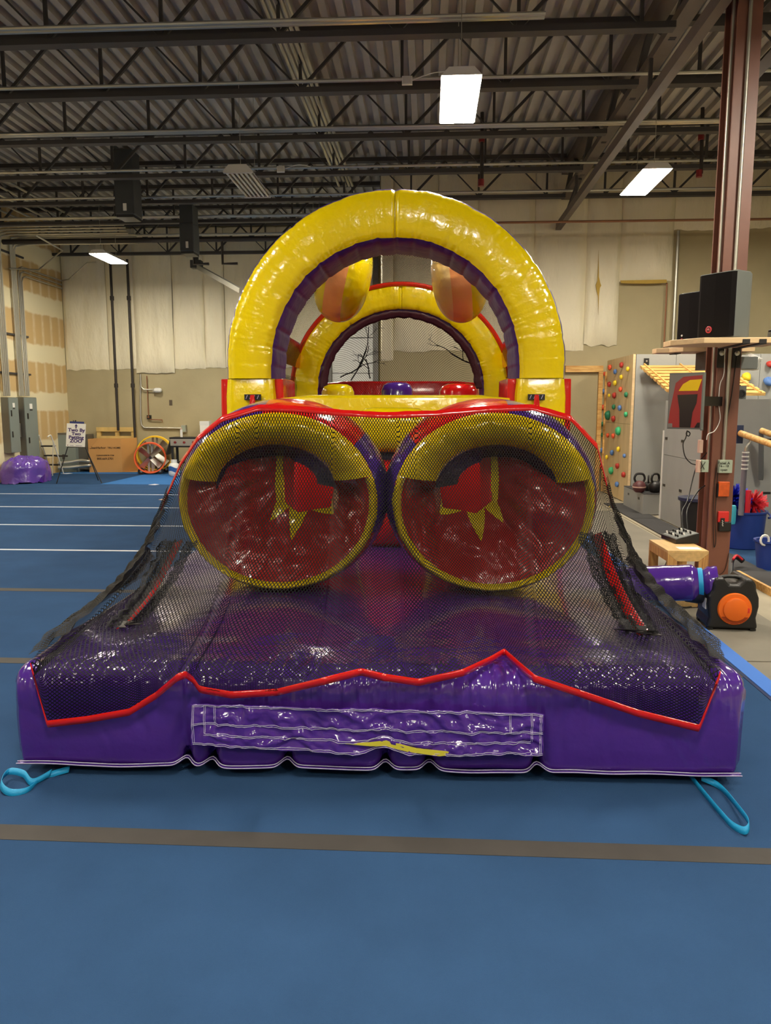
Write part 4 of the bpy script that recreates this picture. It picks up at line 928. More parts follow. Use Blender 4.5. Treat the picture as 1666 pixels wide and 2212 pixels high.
for dx, col in ((.06, BLACKP), (.1, BLACKP)):
    st_ = M_.location + Vector((dx, .08, .09)); pts = [st_, st_+Vector((.02, .1, .14)), st_+Vector((.12, .28, .22)), st_+Vector((.22, .40, .5 if dx < .08 else .3)), Vector((2.5, 6.98, 1.2 if dx < .08 else .9))]
    tag(MB().tube(smoothpoly(pts, 40), .006, 6).build('audio_cable', BLACKP, None, smooth=True), 'black audio cable looping from the mixer up to the column', 'cable', 'mixer cables')
tag(MB().tube(smoothpoly([P(1430, 1240, Y=6.75), P(1445, 1205, Y=6.72), P(1465, 1190, Y=6.7), P(1500, 1180, Y=6.68)], 30), .005, 6).build('power_lead', BLACKP, None, smooth=True), 'thin black lead dropping behind the side table', 'cable')
tag(MB().tube(smoothpoly([P(1445, 1308, Z=.006), P(1480, 1312, Z=.006), P(1505, 1310, Z=.006), P(1535, 1322, Z=.006)], 30), .006, 6).build('power_lead', BLACKP, None, smooth=True), 'black power lead lying on the floor between side table and blower', 'cable')

# =================================================================== CLIMBING PANEL AND GREY BLOCKS
CXp = 3.36
CP = empty('climbing_panel', (CXp, 13.9, 0)); tag(CP, 'tall plywood climbing panel with coloured holds', 'climbing wall')
zc = P(1367, 765, Y=12.95).z
MB().box((0, -.96, 0), (.03, .86, zc*.535)).build('plywood_sheet', PLY, CP); MB().box((0, -.96, zc*.535+.006), (.03, .86, zc)).build('plywood_sheet', PLY, CP)
MB().box((-.005, -.985, 0), (.035, -.962, zc)).build('edge_strip', SHELFW, CP)
MB().box((-.03, .862, 0), (.03, .90, zc-.2)).build('back_stud', PINE, CP)
hb = bpy.data.meshes.new('hold'); bm_ = bmesh.new(); bmesh.ops.create_icosphere(bm_, subdivisions=2, radius=1)
for v in bm_.verts: k = 1+.25*nz(*(v.co*1.7)); v.co = Vector((v.co.x*.045*k, v.co.y*.07*k, v.co.z*.065*k*(1.25 if v.co.z < 0 else .9)))
bm_.to_mesh(hb); bm_.free()
for p_ in hb.polygons: p_.use_smooth = True
holds = [(170,300,'green',.8),(298,262,'orange',1.2),(453,230,'red',1.2),(538,287,'yellow',1),(232,347,'orange',1),(370,320,'blue',1.1),(450,393,'yellow',1),(158,500,'yellow',1.2),(290,488,'red',1.2),(367,470,'yellow',1.2),(440,555,'orange',1.1),(222,580,'blue',1.2),(150,650,'blue',1.1),(290,637,'yellow',.8),(357,633,'red',1.3),(515,624,'green',1.1),(140,795,'green',1.4),(210,790,'orange',1.2),(350,787,'green',1.1),(430,800,'blue',1.2),(272,893,'green',2.0),(345,943,'red',1.3),(512,888,'mint',1.1),(140,925,'yellow',1.2),(200,1015,'green',1.1),(133,1068,'green',1.3),(410,1103,'mint',1.8),(133,1152,'yellow',1.2),(200,1160,'green',1),(270,1165,'orange',1),(342,1172,'orange',1.1),(130,1280,'red',1.1),(193,1360,'blue',1.2),(328,1395,'blue',1.2),(410,1348,'yellow',1.1),(256,1455,'yellow',1),(492,1438,'blue',.9),(182,1580,'orange',1),(398,1570,'red',1.2),(315,1630,'mint',1.6),(480,1687,'red',1.2),(242,1752,'red',1.1),(393,1815,'blue',1.2)]
hm = {}
for hx_, hy_, cn, sc in holds:
    px, py = 1270+hx_*200/1229, 750+hy_*360/2212; p = P(px, py, X=CXp-.02)
    if cn not in hm: q = hb.copy(); q.materials.append(HOLDC[cn]); hm[cn] = q
    o = bpy.data.objects.new('hold', hm[cn]); COL.objects.link(o); o.parent = CP; o.location = Vector((-.03, p.y-13.9, p.z)); o.scale = (sc*.62, sc*.62, sc*.62); o.rotation_euler = (random.uniform(-.5, .5), 0, 0)
# timber frame left of panel
tf = empty('timber_frame', (2.9, YN-.05, 0)); tag(tf, 'pale pine header and stud beside the climbing panel', 'timber frame')
zz = P(1260, 797, Y=YN-.06).z; x0_ = P(1222, 797, Y=YN-.06).x
MB().box((x0_-2.9, -.04, zz-.06), (.40, .03, zz+.06)).build('header', PINE, tf); MB().box((.32, -.04, 0), (.40, .03, zz-.06)).build('stud', PINE, tf)
# grey painted wall facing the carpet
GWy = 12.9
gw = empty('grey_partition', (4.9, GWy, 0)); tag(gw, 'grey painted plywood partition joined to the climbing panel', 'partition'); 
edges_px = [1369, 1520, 1640, 1760]
xs = [CXp+.04, P(1460, 800, Y=GWy).x, P(1642, 800, Y=GWy).x, 7.6]
for i in range(3): MB().box((xs[i]-4.9+.003, 0, 0), (xs[i+1]-4.9-.003, .03, zc-.005)).build('plywood_panel', GWOOD, gw)
for px, py, cn, sc in ((1613, 813, 'yellow', 1.6), (1660, 823, 'blue', 1.7), (1663, 786, 'red', 1.2)):
    p = P(px, py, Y=GWy-.03); o = bpy.data.objects.new('hold', hm[cn]); COL.objects.link(o); o.parent = gw; o.location = (p.x-4.9, -.03, p.z); o.scale = (sc*.8, sc*.6, sc*.8); o.rotation_euler = (0, .9, PI/2)
m = MB()
for k in range(9): z = .5+k*.13; m.cyl((3.95-4.9, -.003, z), (3.95-4.9, .002, z), .008, 8)
tag(m.build('bolt_holes', BLACKM, gw), kind='stuff')
# slatted ramp
RP = empty('slatted_ramp', (3.6, GWy, 0)); tag(RP, 'sloping ramp of pine slats hung from the grey partition', 'ramp')
rt = P(1382, 791, Y=GWy-.05); rb = P(1452, 853, X=rt.x); rb = Vector((rt.x, max(10.9, rb.y), rb.z)); rxr = P(1656, 860, Y=rb.y).x
dv = (rb-rt); L_ = dv.length; du = dv.normalized(); ns_ = 9; un = Vector((0, -du.z, du.y))
for k in range(ns_):
    c0 = rt + dv*((k+.5)/ns_) - Vector((3.6, GWy, 0)); MB().bar(c0, c0+Vector((rxr-rt.x, 0, 0)), L_/ns_*.62, .045, up=tuple(un)).build('slat', PINE, RP)
for fx in (.06, .5, .94):
    x = lerp(rt.x, rxr, fx)-3.6; MB().bar((x, -.03, rt.z+.034), (x, rb.y-GWy, rb.z+.034), .03, .02, up=(1,0,0)).build('stringer', PINE, RP)
for px, py in ((1397, 782), (1513, 780)):
    p = P(px, py, Y=GWy-.02); br_ = MB().box((p.x-3.6-.04, -.025, p.z-.05), (p.x-3.6+.04, -.001, p.z+.06)).build('bracket', BLACKM, RP)
    MB().lathe([(.014, 0), (.014, -.008), (.002, -.01)], (p.x-3.6, -.025, p.z+.015), 12, 'y').build('bolt', STEEL, br_)
# big grey block under ramp
GB = empty('grey_plyo_block', (CXp+.02, 9.6, 0)); tag(GB, 'large grey plywood block with oval hand slots under the slatted ramp', 'block')
gz = P(1430, 868, Y=11.1).z; Ln = 11.15-9.6
gx1 = 5.6
MB().box((0, 0, 0), (.02, Ln, .93)).build('side_panel', GWOOD, GB); MB().box((0, 0, .936), (.02, Ln, gz)).build('side_panel', GWOOD, GB)
MB().box((.02, 0, 0), (gx1-CXp, .02, gz)).build('front_panel', GWOOD, GB); MB().box((0, 0, gz), (gx1-CXp, Ln, gz+.02)).build('top_panel', GWOOD, GB); MB().box((.02, Ln-.02, 0), (gx1-CXp, Ln, gz)).build('back_panel', GWOOD, GB)
MB().box((-.012, Ln-.02, 0), (-.001, Ln+.03, P(1423, 930, Y=11.1).z)).build('white_edge_trim', WHITEM, GB)
for px, py in ((1440, 947), (1475, 953), (1435, 1048), (1470, 1060)):
    p = P(px, py, X=CXp+.02); q = p-GB.location; MB().box((-.004, q.y-.05, q.z-.018), (.001, q.y+.05, q.z+.018)).build('hand_slot', BLACKM, GB)
for px, py in ((1656, 1065), (1666, 950)):
    p = P(px, py, Y=9.6); q = p-GB.location; bevel(MB().box((q.x-.05, -.004, q.z-.014), (q.x+.05, .001, q.z+.014)).build('hand_slot', BLACKM, GB), .006)
# small box with kettlebells
kx0 = CXp-.12; KB = empty('grey_box', (kx0, 11.45, 0)); tag(KB, 'low grey plywood box with hand slots carrying the kettlebells', 'box')
kz = P(1395, 1066, Y=11.55).z
MB().box((0, .1, 0), (.62, 1.25, kz-.01)).build('body', GWOOD, KB); MB().box((-.004, .095, kz-.009), (.625, 1.255, kz)).build('black_top_mat', BMAT, KB)
for yy in (.35, .95): MB().box((-.003, yy-.04, kz-.12), (.001, yy+.04, kz-.085)).build('hand_slot', BLACKM, KB)
MB().box((.35, -.03, .0), (.66, .06, .04)).build('white_skid', WHITEM, KB)
def kettle(px, py, s, label, rz=0, mt=BLACKM, Yk=11.72):
    s *= .86; p = P(px, py, Y=Yk); e = empty('kettlebell', (p.x, Yk, kz), rz); tag(e, label, 'kettlebell')
    MB().lathe([(.06*s, 0), (.095*s, .03*s), (.11*s, .085*s), (.1*s, .14*s), (.06*s, .185*s), (.01, .195*s)], (0,0,0), 20).build('ball', mt, e, smooth=True)
    MB().tube(smoothpoly([(-.055*s, 0, .165*s), (-.085*s, 0, .23*s), (-.06*s, 0, .30*s), (0, 0, .315*s), (.06*s, 0, .30*s), (.085*s, 0, .23*s), (.055*s, 0, .165*s)], 24), .019*s, 8).build('handle', BLACKM, e, smooth=True)
    if mt is not BLACKM: MB().lathe([(.1115*s, .08*s), (.1125*s, .09*s), (.112*s, .1*s)], (0,0,0), 20).build('pale_stripe', PINKP, e)
kettle(1381, 1058, 1.05, 'kettlebell with a dark red ball and pale stripe', 0, mat('kettle_red', (84, 40, 42), .5)); kettle(1400, 1058, .85, 'smaller black kettlebell turned edge on, beside the red one', 1.3, Yk=11.95); kettle(1415, 1058, 1.05, 'black kettlebell partly behind the big grey block', .5, Yk=11.7)
# trash can by the column
p = P(1504, 1150, Z=0); p.y = 9.2; e = empty('black_bin', (P(1506, 1120, Y=9.15).x, 9.15, 0)); tag(e, 'black plastic bin with a dark blue rim behind the column', 'bin')
MB().lathe([(.16, 0), (.2, .5), (.205, .52)], (0,0,0), 24).build('body', BLACKP, e, smooth=True); MB().lathe([(.205, .50), (.225, .51), (.225, .545), (.205, .55)], (0,0,0), 24).build('rim', mat('navy_plastic', (40, 46, 70), .4), e, smooth=True)
MB().tube([(.06+.05*math.cos(a), -.2+.01*math.sin(a), .5+.06*math.sin(a)) for a in [2*PI*k/14 for k in range(14)]], .014, 8, closed=True).build('white_ring', WHITEM, e, smooth=True)
# blue tub with pompoms
tc_ = P(1604, 1170, Z=0); tc_ = Vector((P(1600, 1165, Y=8.9).x, 8.9, 0)); tb_ = empty('blue_tub', tc_); tag(tb_, 'round blue plastic tub on the blue mat, filled with pompoms', 'tub')
MB().lathe([(.22, 0), (.23, .01), (.255, .40), (.27, .41), (.27, .43), (.25, .43), (.235, .4), (.21, .03), (.01, .03)], (0,0,0), 32).build('body', BLUEP, tb_, smooth=True)
for sg in (-1, 1): MB().tube([(sg*.26+sg*.05*math.sin(a), .03*math.cos(a)*3, .38+.03*math.cos(a)) for a in [PI*k/8 for k in range(9)]], .012, 6).build('rope_handle', BLUEP, tb_, smooth=True)
def pom(px, py, r, m, label, nm='pompom', seed=0, shaft=True):
    random.seed(seed); c = P(px, py, Y=8.86); e = empty(nm, c); tag(e, label, 'pompom', None); mb_ = MB()
    for k in range(220):
        v = Vector((random.gauss(0, 1), random.gauss(0, 1), random.gauss(0, 1))).normalized(); q = v*r*random.uniform(.75, 1.15); s2 = Vector((-v.y, v.x, .3)).normalized()*.012
        mb_.add([v*.01-s2, v*.01+s2, q+s2*.7, q-s2*.7+Vector((0, 0, -.01))], [(0, 1, 2, 3)])
    o = mb_.build('strands', m, e); o['kind'] = 'stuff'; MB().cyl((0, 0, 0), (.0, .02, -.18), .02, 10).build('grip', BLACKP, e)
pom(1588, 1072, .15, BLUEF, 'shiny blue pompom at the column side of the tub', seed=1); pom(1606, 1085, .11, BLUEF, 'lower shiny blue pompom in the middle of the tub', seed=2); pom(1627, 1086, .15, REDF, 'red and pink pompom on the outer side of the tub', seed=3)
o = MB().lathe([(.028, 0), (.03, .26), (.018, .26), (.016, .2)], tuple(P(1616, 1086, Y=8.7)-Vector((0, 0, .12))), 14).build('red_foam_tube', REDF, None, smooth=True); tag(o, 'red hollow foam tube standing among the pompoms', 'tube')
a = P(1583, 1112, Y=8.66); o = MB().puff(tuple(a), (.035, .03, .11), .4, 6).build('teal_cloth', TEAL, None, smooth='all'); tag(o, 'teal cloth hanging over the tub rim by the column', 'cloth')
# wooden bar and striped pole
a, b = P(1600, 936, Y=8.6), P(1690, 968, Y=7.9)
o = MB().cyl(a, b, .035, 14).build('wooden_bar', PINE, None, smooth=True); tag(o, 'round pine bar reaching out past the column', 'bar')
a2_ = P(1593, 938, Y=8.65); MB().box((a2_.x-.06, a2_.y-.04, a2_.z-.1), (a2_.x+.05, a2_.y+.04, a2_.z+.1)).build('bar_clamp', mat('navy_metal', (40, 54, 90), .4), o)
a, b = P(1645, 930, Y=9.3), P(1700, 950, Y=9.0); o = MB().cyl(a, b, .035, 14).build('wooden_bar', PINE, None, smooth=True); tag(o, 'second pine bar close to the grey block', 'bar'); MB().bar(a, a+Vector((.12, .2, -.6)), .05, .05).build('bar_leg', DGREY, o)
e = empty('striped_pole', P(1602, 1090, Y=8.62)); tag(e, 'grey-violet upright pole with white rings rising from the tub', 'pole')
zt_ = P(1602, 975, Y=8.62).z-e.location.z; MB().cyl((0, 0, -.12), (.01, 0, zt_), .03, 14).build('shaft', mat('violet_grey', (124, 120, 130), .4), e, smooth=True)
for k in range(5): MB().cyl((.01, 0, zt_-.02-k*.045), (.01, 0, zt_-.005-k*.045), .037, 14).build('white_ring', WHITEM, e, smooth=True)
MB().tube(smoothpoly([(.01, 0, zt_), (.015, 0, zt_+.05), (.05, 0, zt_+.1), (.06, 0, zt_+.17)], 14), .016, 8).build('hook', GALV, e, smooth=True)
# bucket at the frame edge with mat
e = empty('blue_bucket', (P(1668, 1185, Y=7.7).x, 7.7, 0)); tag(e, 'blue bucket with a white rope at the end of the blue mat', 'bucket')
MB().lathe([(.13, 0), (.16, .26), (.175, .27), (.175, .29), (.15, .285), (.12, .02)], (0,0,0), 24).build('body', BLUEP, e, smooth=True); MB().tube([(-.12+.04*math.cos(a), -.1, .30+.05*math.sin(a)) for a in [2*PI*k/12 for k in range(12)]], .012, 6, closed=True).build('white_rope', WHITEM, e, smooth=True)
# folded black strap on floor
a = P(1580, 1215, Z=.05); tag(MB().tube(smoothpoly([P(1578, 1265, Z=.01), P(1577, 1240, Z=.02), P(1580, 1212, Z=.09), P(1590, 1202, Z=.11), P(1605, 1212, Z=.06)], 24), .028, 8).build('black_strap', BLACKM, None, smooth=True), 'black and red strap lying over the balance mat behind the column', 'strap')
tag(MB().tube(smoothpoly([P(1584, 1208, Z=.12), P(1592, 1200, Z=.145), P(1604, 1209, Z=.10)], 12), .012, 6).build('red_strap', REDF, None, smooth=True), 'red webbing strip on the black strap behind the column', 'strap')
# white camera-like sensor on column right edge & small camera on ramp
a = P(1602, 848, Y=10.75); e = empty('camera_box', a); e.scale = (1.3, 1.3, 1.3); tag(e, 'small grey box camera with round lens under the slatted ramp', 'camera')
MB().box((-.06, 0, -.07), (.05, .1, .07)).build('housing', DGREY, e); MB().lathe([(.045, 0), (.045, -.02), (.03, -.022), (.028, -.01), (.002, -.01)], (-.005, 0, -.015), 20, 'y').build('lens', BLACKP, e, smooth=True); MB().bar((0, .05, .07), (0, .2, .07), .02, .02).build('mount', BLACKM, e)

# =================================================================== LEFT BACKGROUND
# purple folded inflatable
pb = P(30, 1045, Z=0); e = empty('folded_inflatable', (-8.66, 16.0, 0)); e.location.x = -8.72; tag(e, 'crumpled pile of shiny purple vinyl on the carpet by the electrical cabinets', 'vinyl pile')
def pile(u, v):
    a = 2*PI*u; t = v; r = math.sin(t*PI/2)**.6 if v < 1 else 1; rx_, ry_ = .46, .6
    x = rx_*r*math.cos(a); y = ry_*r*math.sin(a); z = .5*math.cos(t*PI/2)**.45; k = 1+.10*nz(x*2.5, y*2.5, z*3)+.02*math.sin(a*9+t*3)*t
    return (max(-.46, min(.52, x*k)), y*k, max(.0, z*(1+.2*nz(x*4, y*4, 5)) + .13*(.3-abs(nz(x*6, y*3, 2)))*(1-t*.4)+.06*(.3-abs(nz(x*13, y*9, 4)))))
MB().grid(pile, 110, 40, closeu=True).build('vinyl_folds', vinyl('vinyl_purple_light', (102, 70, 170), bump=.8, bscale=5), e, smooth='all')
MB().prism([(.4, -.25, .03), (.52, -.3, .01), (.50, -.22, .16), (.42, -.18, .12)], (0, .05, .02)).build('folded_corner', V_PUR, e)
# easel and sign
eb = P(160, 1045, Z=0); E_ = empty('easel', (eb.x, eb.y+.2, 0)); tag(E_, 'thin black folding easel standing on the carpet', 'easel')
apex = P(162, 908, Y=eb.y+.3)-E_.location
for px, py in ((122, 1045), (220, 1044)):
    f_ = P(px, py, Z=0)-E_.location; MB().tube([f_, apex + Vector((.03 if px < 160 else -.03, -.02, 0))], .011, 6).build('leg', BLACKM, E_)
MB().tube([P(191, 1043, Z=0)-E_.location+Vector((0, .5, 0)), apex], .011, 6).build('leg', BLACKM, E_)
sgn_c = P(164, 940, Y=eb.y+.12); Sg = empty('direction_sign', sgn_c); Sg.rotation_euler = (math.radians(-8), math.radians(2), 0); tag(Sg, 'white poster sign with purple lettering and arrow resting on the easel', 'sign')
sw_, sh_ = .205, .245
MB().box((-sw_, -.004, -sh_), (sw_, .004, sh_)).build('board', WHITEP, Sg)
MB().box((-sw_*.7, .0, sh_-.02), (sw_*.75, .03, sh_+.045)).build('blue_backing', mat('navy_card', (38, 52, 110), .6), Sg)
MB().box((-sw_*.9, -.03, -sh_-.015), (sw_*.9, .03, -sh_-.002)).build('ledge', BLACKM, E_, loc=sgn_c-E_.location+Vector((0, .04, 0)))
for i, (tx, sz_) in enumerate((('Two By', .098), ('Two', .09), ('Petting', .098), ('ZOO', .098))):
    text('lettering', tx, sz_, PURINK, Sg, (0.01, -.006, .075-i*.077), (PI/2, 0, 0), sx=1.18, ext=.0012, bold=.0035)
MB().prism([(-.012, -.006, .14), (.012, -.006, .14), (.012, -.006, .19), (.036, -.006, .185), (0, -.006, .238), (-.036, -.006, .185), (-.012, -.006, .19)], (0, -.002, 0)).build('arrow', PURINK, Sg)
MB().box((-sw_*.85, -.006, -sh_+.018), (-sw_*.76, -.004, -sh_+.035)).build('small_logo', KNOBR, Sg)
for x0, x1 in ((-.6, -.2), (.05, .7)): MB().box((sw_*x0, -.006, -sh_+.02), (sw_*x1, -.004, -sh_+.027)).build('small_print_line', PURINK, Sg)
# electrical cabinets on the drywall
def cabinet(y0, y1, z0, z1, dep, label):
    e = empty('electrical_cabinet', (XL, y0, z0)); tag(e, label, 'cabinet', None)
    MB().box((.001, 0, 0), (dep, y1-y0, z1-z0)).build('body', PANELS, e); MB().box((dep, .01, .01), (dep+.012, y1-y0-.01, z1-z0-.01)).build('door', PANELG, e)
    for k in (.28, .66): MB().box((dep+.012, (y1-y0)*.18, (z1-z0)*k), (dep+.024, (y1-y0)*.26, (z1-z0)*k+.13)).build('latch', BLACKM, e)
    MB().box((dep+.012, (y1-y0)*.4, (z1-z0)*.82), (dep+.0135, (y1-y0)*.62, (z1-z0)*.9)).build('white_label', WHITEP, e); MB().box((dep+.012, (y1-y0)*.4, (z1-z0)*.79), (dep+.0135, (y1-y0)*.62, (z1-z0)*.81)).build('dark_label', BLACKM, e)
    return e
zt1 = P(40, 858, X=XL+.2).z
cabinet(16.02, 16.42, .62, 1.82, .16, 'tall grey electrical cabinet on the drywall farther from the corner')
cabinet(16.66, 17.22, .40, 1.83, .16, 'tall grey electrical cabinet on the drywall nearer the corner')
e = MB().box((XL+.001, 16.46, .95), (XL+.08, 16.62, 1.25)).build('switch_box', PANELG); tag(e, 'small grey switch box between the two tall cabinets', 'switch box'); MB().box((XL+.08, 16.47, .96), (XL+.088, 16.61, 1.24)).build('cover', PANELS, e)
e = MB().box((XL+.001, 16.46, 1.33), (XL+.06, 16.6, 1.55)).build('black_switch_box', BLACKM); tag(e, 'small black switch box above the grey one', 'switch box')
# vertical conduits feeding the cabinets
def bend(y, x, z0, zt__, kind):
    if kind == 'up': return [(x, y, z0), (x, y, zt__-.12), (x+.05, y-.0, zt__-.03), (x+.25, y, zt__), (x+2.8, y, zt__)]
    return [(x, y, z0), (x, y, zt__-.15), (x, y+.05, zt__-.05), (x, y+.18, zt__), (x, YF-.1, zt__)]
for k in range(4): tag(MB().tube(bend(16.06+k*.07, XL+.07, 1.85, 5.35-k*.04, 'up'), .02, 8).build('conduit', GALV, None, smooth=True), 'galvanised conduit rising from the cabinet farther from the corner', 'conduit', 'conduits to cabinets')
for k in range(4): tag(MB().tube(bend(16.70+k*.055, XL+.06, 1.86, 5.3-k*.05, 'up'), .02, 8).build('conduit', GALV, None, smooth=True), 'galvanised conduit rising from the cabinet nearer the corner to the roof', 'conduit', 'conduits to cabinets by corner')
for k in range(3): tag(MB().tube(bend(16.96+k*.07, XL+.06, 1.86, 4.72-k*.09, 'side'), .02, 8).build('conduit', GALV, None, smooth=True), 'galvanised conduit bending along the drywall to the corner', 'conduit', 'conduits bending to corner')
for z, w__ in ((4.95, 'highest'), (3.2, 'middle'), (2.35, 'lowest')):
    o = MB().box((XL+.001, 15.9, z-.02), (XL+.038, 17.3, z+.02)).build('strut_channel', JOIST); tag(o, w__ + ' dark perforated strut channel holding the conduits on the drywall', 'bracket', 'strut channels on drywall')
for pts in ([P(20, 580, X=XL+.12), P(83, 583, Y=17.6), P(135, 541, Y=17.0), P(80, 510, Y=14.0)], [P(131, 606, Y=YF-.09), P(148, 604, Y=18.6), P(188, 568, Y=18.2), P(208, 566, Y=18.2)]):
    conduit(pts, .016, 'thin bent conduit crossing the corner below the roof', group='bent conduits at the corner')
# ladder, pedestal cabinet, floor conduits
e = empty('step_ladder', (-9.0, 17.95, 0)); tag(e, 'small folding step ladder with black treads leaning by the drywall', 'ladder')
for sx in (-.15, .15):
    MB().tube(smoothpoly([(sx, 0, .004), (sx, -.45, .85), (sx*.9, -.53, .95), (sx*.8, -.62, .92)], 16), .014, 8).build('rail', WHITEM, e, smooth=True); MB().tube([(sx, -.55, .004), (sx, -.42, .8)], .012, 8).build('rear_leg', GALV, e)
for k, z in enumerate((.22, .45, .68)): MB().box((-.14, -.22-.12*k, z), (.14, -.05-.12*k, z+.03)).build('tread', BLACKP, e)
c1, c2 = P(127, 1019, Y=18.6), P(188, 935, Y=18.6)
e = empty('pedestal_cabinet', ((c1.x+c2.x)/2, 18.72, 0)); tag(e, 'floor standing grey steel cabinet behind the easel', 'cabinet'); hw_ = (c2.x-c1.x)/2
MB().box((-hw_, -.25, 0), (hw_*.35, .25, c2.z)).build('body', PANELG, e); MB().box((hw_*.35, -.1, .06), (hw_, .25, c2.z-.04)).build('side_section', PANELS, e); MB().box((hw_*.5, -.11, c2.z-.14), (hw_*.9, -.1, c2.z-.06)).build('black_window', BLACKM, e)
MB().box((-hw_, -.255, c2.z-.04), (hw_*.35, -.25, c2.z)).build('top_lip', PANELS, e)
for zq in (.16, .30):
    tag(MB().tube(smoothpoly([(-9.1, 18.2, zq*.8), (-8.8, 18.3, zq*.9), (-8.6, 18.36, zq), (-8.42, 18.37, .23+.75*(zq-.23)), (-8.38, 18.42, .23+.75*(zq-.23))], 24), .04, 10).build('thick_conduit', GALV, None, smooth=True), 'thick galvanised conduit running low to the pedestal cabinet', 'conduit', 'low thick conduits')
a = P(110, 1000, Y=18.7); o = MB().cyl((-9.15, 18.2, .42), (-8.85, 18.2, .42), .02, 8).build('low_pipe', BLKPIPE, None); tag(o, 'short dark pipe rail low in the corner', 'pipe'); MB().cyl((-8.95, 18.2, .34), (-8.95, 18.2, .46), .03, 8).build('pipe_leg', BLKPIPE, o)
# cardboard box
b0, b1 = P(195, 1020, Z=0), P(265, 1020, Z=0); e = empty('cardboard_box', ((b0.x+b1.x)/2, b0.y, 0), math.radians(6)); tag(e, 'large brown cardboard box printed with dark lettering', 'box'); bw_ = (b1.x-b0.x)/2
bh_ = P(195, 948, Y=b0.y).z
MB().box((-bw_, 0, 0), (bw_, .012, bh_)).build('front_panel', CARD, e)
MB().prism([(bw_, 0, 0), (bw_+.3, .33, 0), (bw_+.3, .33, bh_+.02), (bw_, 0, bh_)], (-.012, .006, 0)).build('side_panel', CARD, e)
MB().prism([(-bw_, .012, 0), (-bw_, .36, 0), (-bw_, .36, bh_), (-bw_, .012, bh_)], (.012, 0, 0)).build('side_panel', CARD, e); MB().box((-bw_, .348, 0), (bw_+.28, .36, bh_)).build('back_panel', CARD, e)
MB().prism([(bw_, .0, .002), (bw_+.5, .0, .002), (bw_+.5, .3, .002), (bw_+.25, .32, .002)], (0, 0, .008)).build('floor_flap', CARD, e)
MB().prism([(-bw_, -.004, bh_), (-bw_*.38, -.004, bh_), (-bw_+.04, -.004, bh_*.72), (-bw_, -.004, bh_*.7)], (0, .003, 0)).build('folded_corner', mat('cardboard_fold', (186, 138, 80), .8), e)
for tx, x, z, s_ in (('CleanHarbor', -.19, .58, .075), ('TRU HOME', .24, .58, .062), ('CLEANHARBOR.COM', -.0, .40, .045), ('800.669.5701', 0, .31, .075)):
    text('printing', tx, s_, INK, e, (x*bw_*2.3, -.002, z*bh_/.82), (PI/2, 0, 0), ext=.001, bold=.0015)
# pallet leaning
pa, pb_ = P(208, 926, Y=b0.y+.5), P(291, 930, Y=b0.y+.5); e = empty('wooden_pallet', (pa.x, YF-.1, 0)); tag(e, 'pale wooden pallet standing on edge behind the cardboard box', 'pallet'); pl_ = pb_.x-pa.x
for z in (.12, .35, .58, .83, 1.05):
    MB().box((0, -.02, z-.055), (pl_, .0, z+.055)).build('board', PALW, e)
for x in (.0, pl_*.48, pl_-.1): MB().box((x, .0, .0), (x+.1, .09, 1.1)).build('block_stringer', PALW, e)
# drum fans
def fan(px, py, rpx, Yf, dep, m, label, yaw, blades=True):
    r = rpx/1640*Yf; c = P(px, py, Y=Yf); c.z = r+.05; e = empty('drum_fan', (c.x, Yf, 0), yaw); tag(e, label, 'fan')
    MB().lathe([(r, 0), (r+.02, .01), (r, .03), (r, dep-.03), (r+.02, dep-.01), (r, dep), (r-.012, dep), (r-.012, 0)], (0, 0, c.z), 48, 'y').build('drum', m, e, smooth=True) if False else None
    mb_ = MB(); n = 56; prof_ = [(r-.01, 0), (r+.022, -.004), (r+.022, .02), (r, .03), (r, dep-.03), (r+.022, dep-.02), (r+.022, dep), (r-.01, dep)]
    vs = [(q*math.cos(2*PI*j/n), h, c.z+q*math.sin(2*PI*j/n)) for q, h in prof_ for j in range(n)]; K = len(prof_)
    mb_.add(vs, [(i*n+j, i*n+(j+1) % n, ((i+1) % K)*n+(j+1) % n, ((i+1) % K)*n+j) for i in range(K) for j in range(n)]); mb_.build('drum', m, e, smooth=True)
    MB().lathe([(r*.1, dep*.3), (r*.1, dep*.55)], (0, 0, c.z), 16, 'y').build('hub', BLACKM, e)
    MB().lathe([(r*.16, dep*.6), (r*.16, dep*.95)], (0, 0, c.z), 16, 'y').build('motor', BLACKM, e)
    for k in range(4):
        a = PI/4 + k*PI/2 + .05; d_ = Vector((math.cos(a), 0, math.sin(a))); s3 = Vector((-d_.z, 0, d_.x)); w0, w1 = r*.12, r*.19; yv = Vector((0, dep*.4, c.z))
        pts = [yv + d_*r*.08 - s3*w0 + Vector((0, -.03, 0)), yv + d_*r*.08 + s3*w0 + Vector((0, .03, 0)), yv + d_*r*.9 + s3*w1 + Vector((0, .05, 0)), yv + d_*r*.9 - s3*w1 + Vector((0, -.05, 0))]
        MB().prism(pts, (0, .006, 0)).build('blade', ALU, e)
    for sx in (-.12, .12): MB().box((sx*r-.012*2, dep*.62, c.z-r*.98), (sx*r+.012*2, dep*.68, c.z+r*.98)).build('motor_mount', GALV, e)
    for sx in (-1, 1):
        w_ = MB().lathe([(.075, -.02), (.08, -.015), (.08, .015), (.075, .02)], (sx*r*.62, dep*.2, .08), 20, 'y').build('wheel', BLACKP, e, smooth=True); MB().lathe([(.03, -.024), (.03, .024)], (sx*r*.62, dep*.2, .08), 12, 'y').build('wheel_hub', GALV, w_)
        MB().bar((sx*r*.62, dep*.2, .09), (sx*r*.5, dep*.2, c.z-r*.84), .03, .03).build('wheel_bracket', BLACKM, e)
    return e
fan(324, 986, 32, 17.9, .34, ORAM, 'orange drum fan with grey blades in front of the yellow one', math.radians(18))
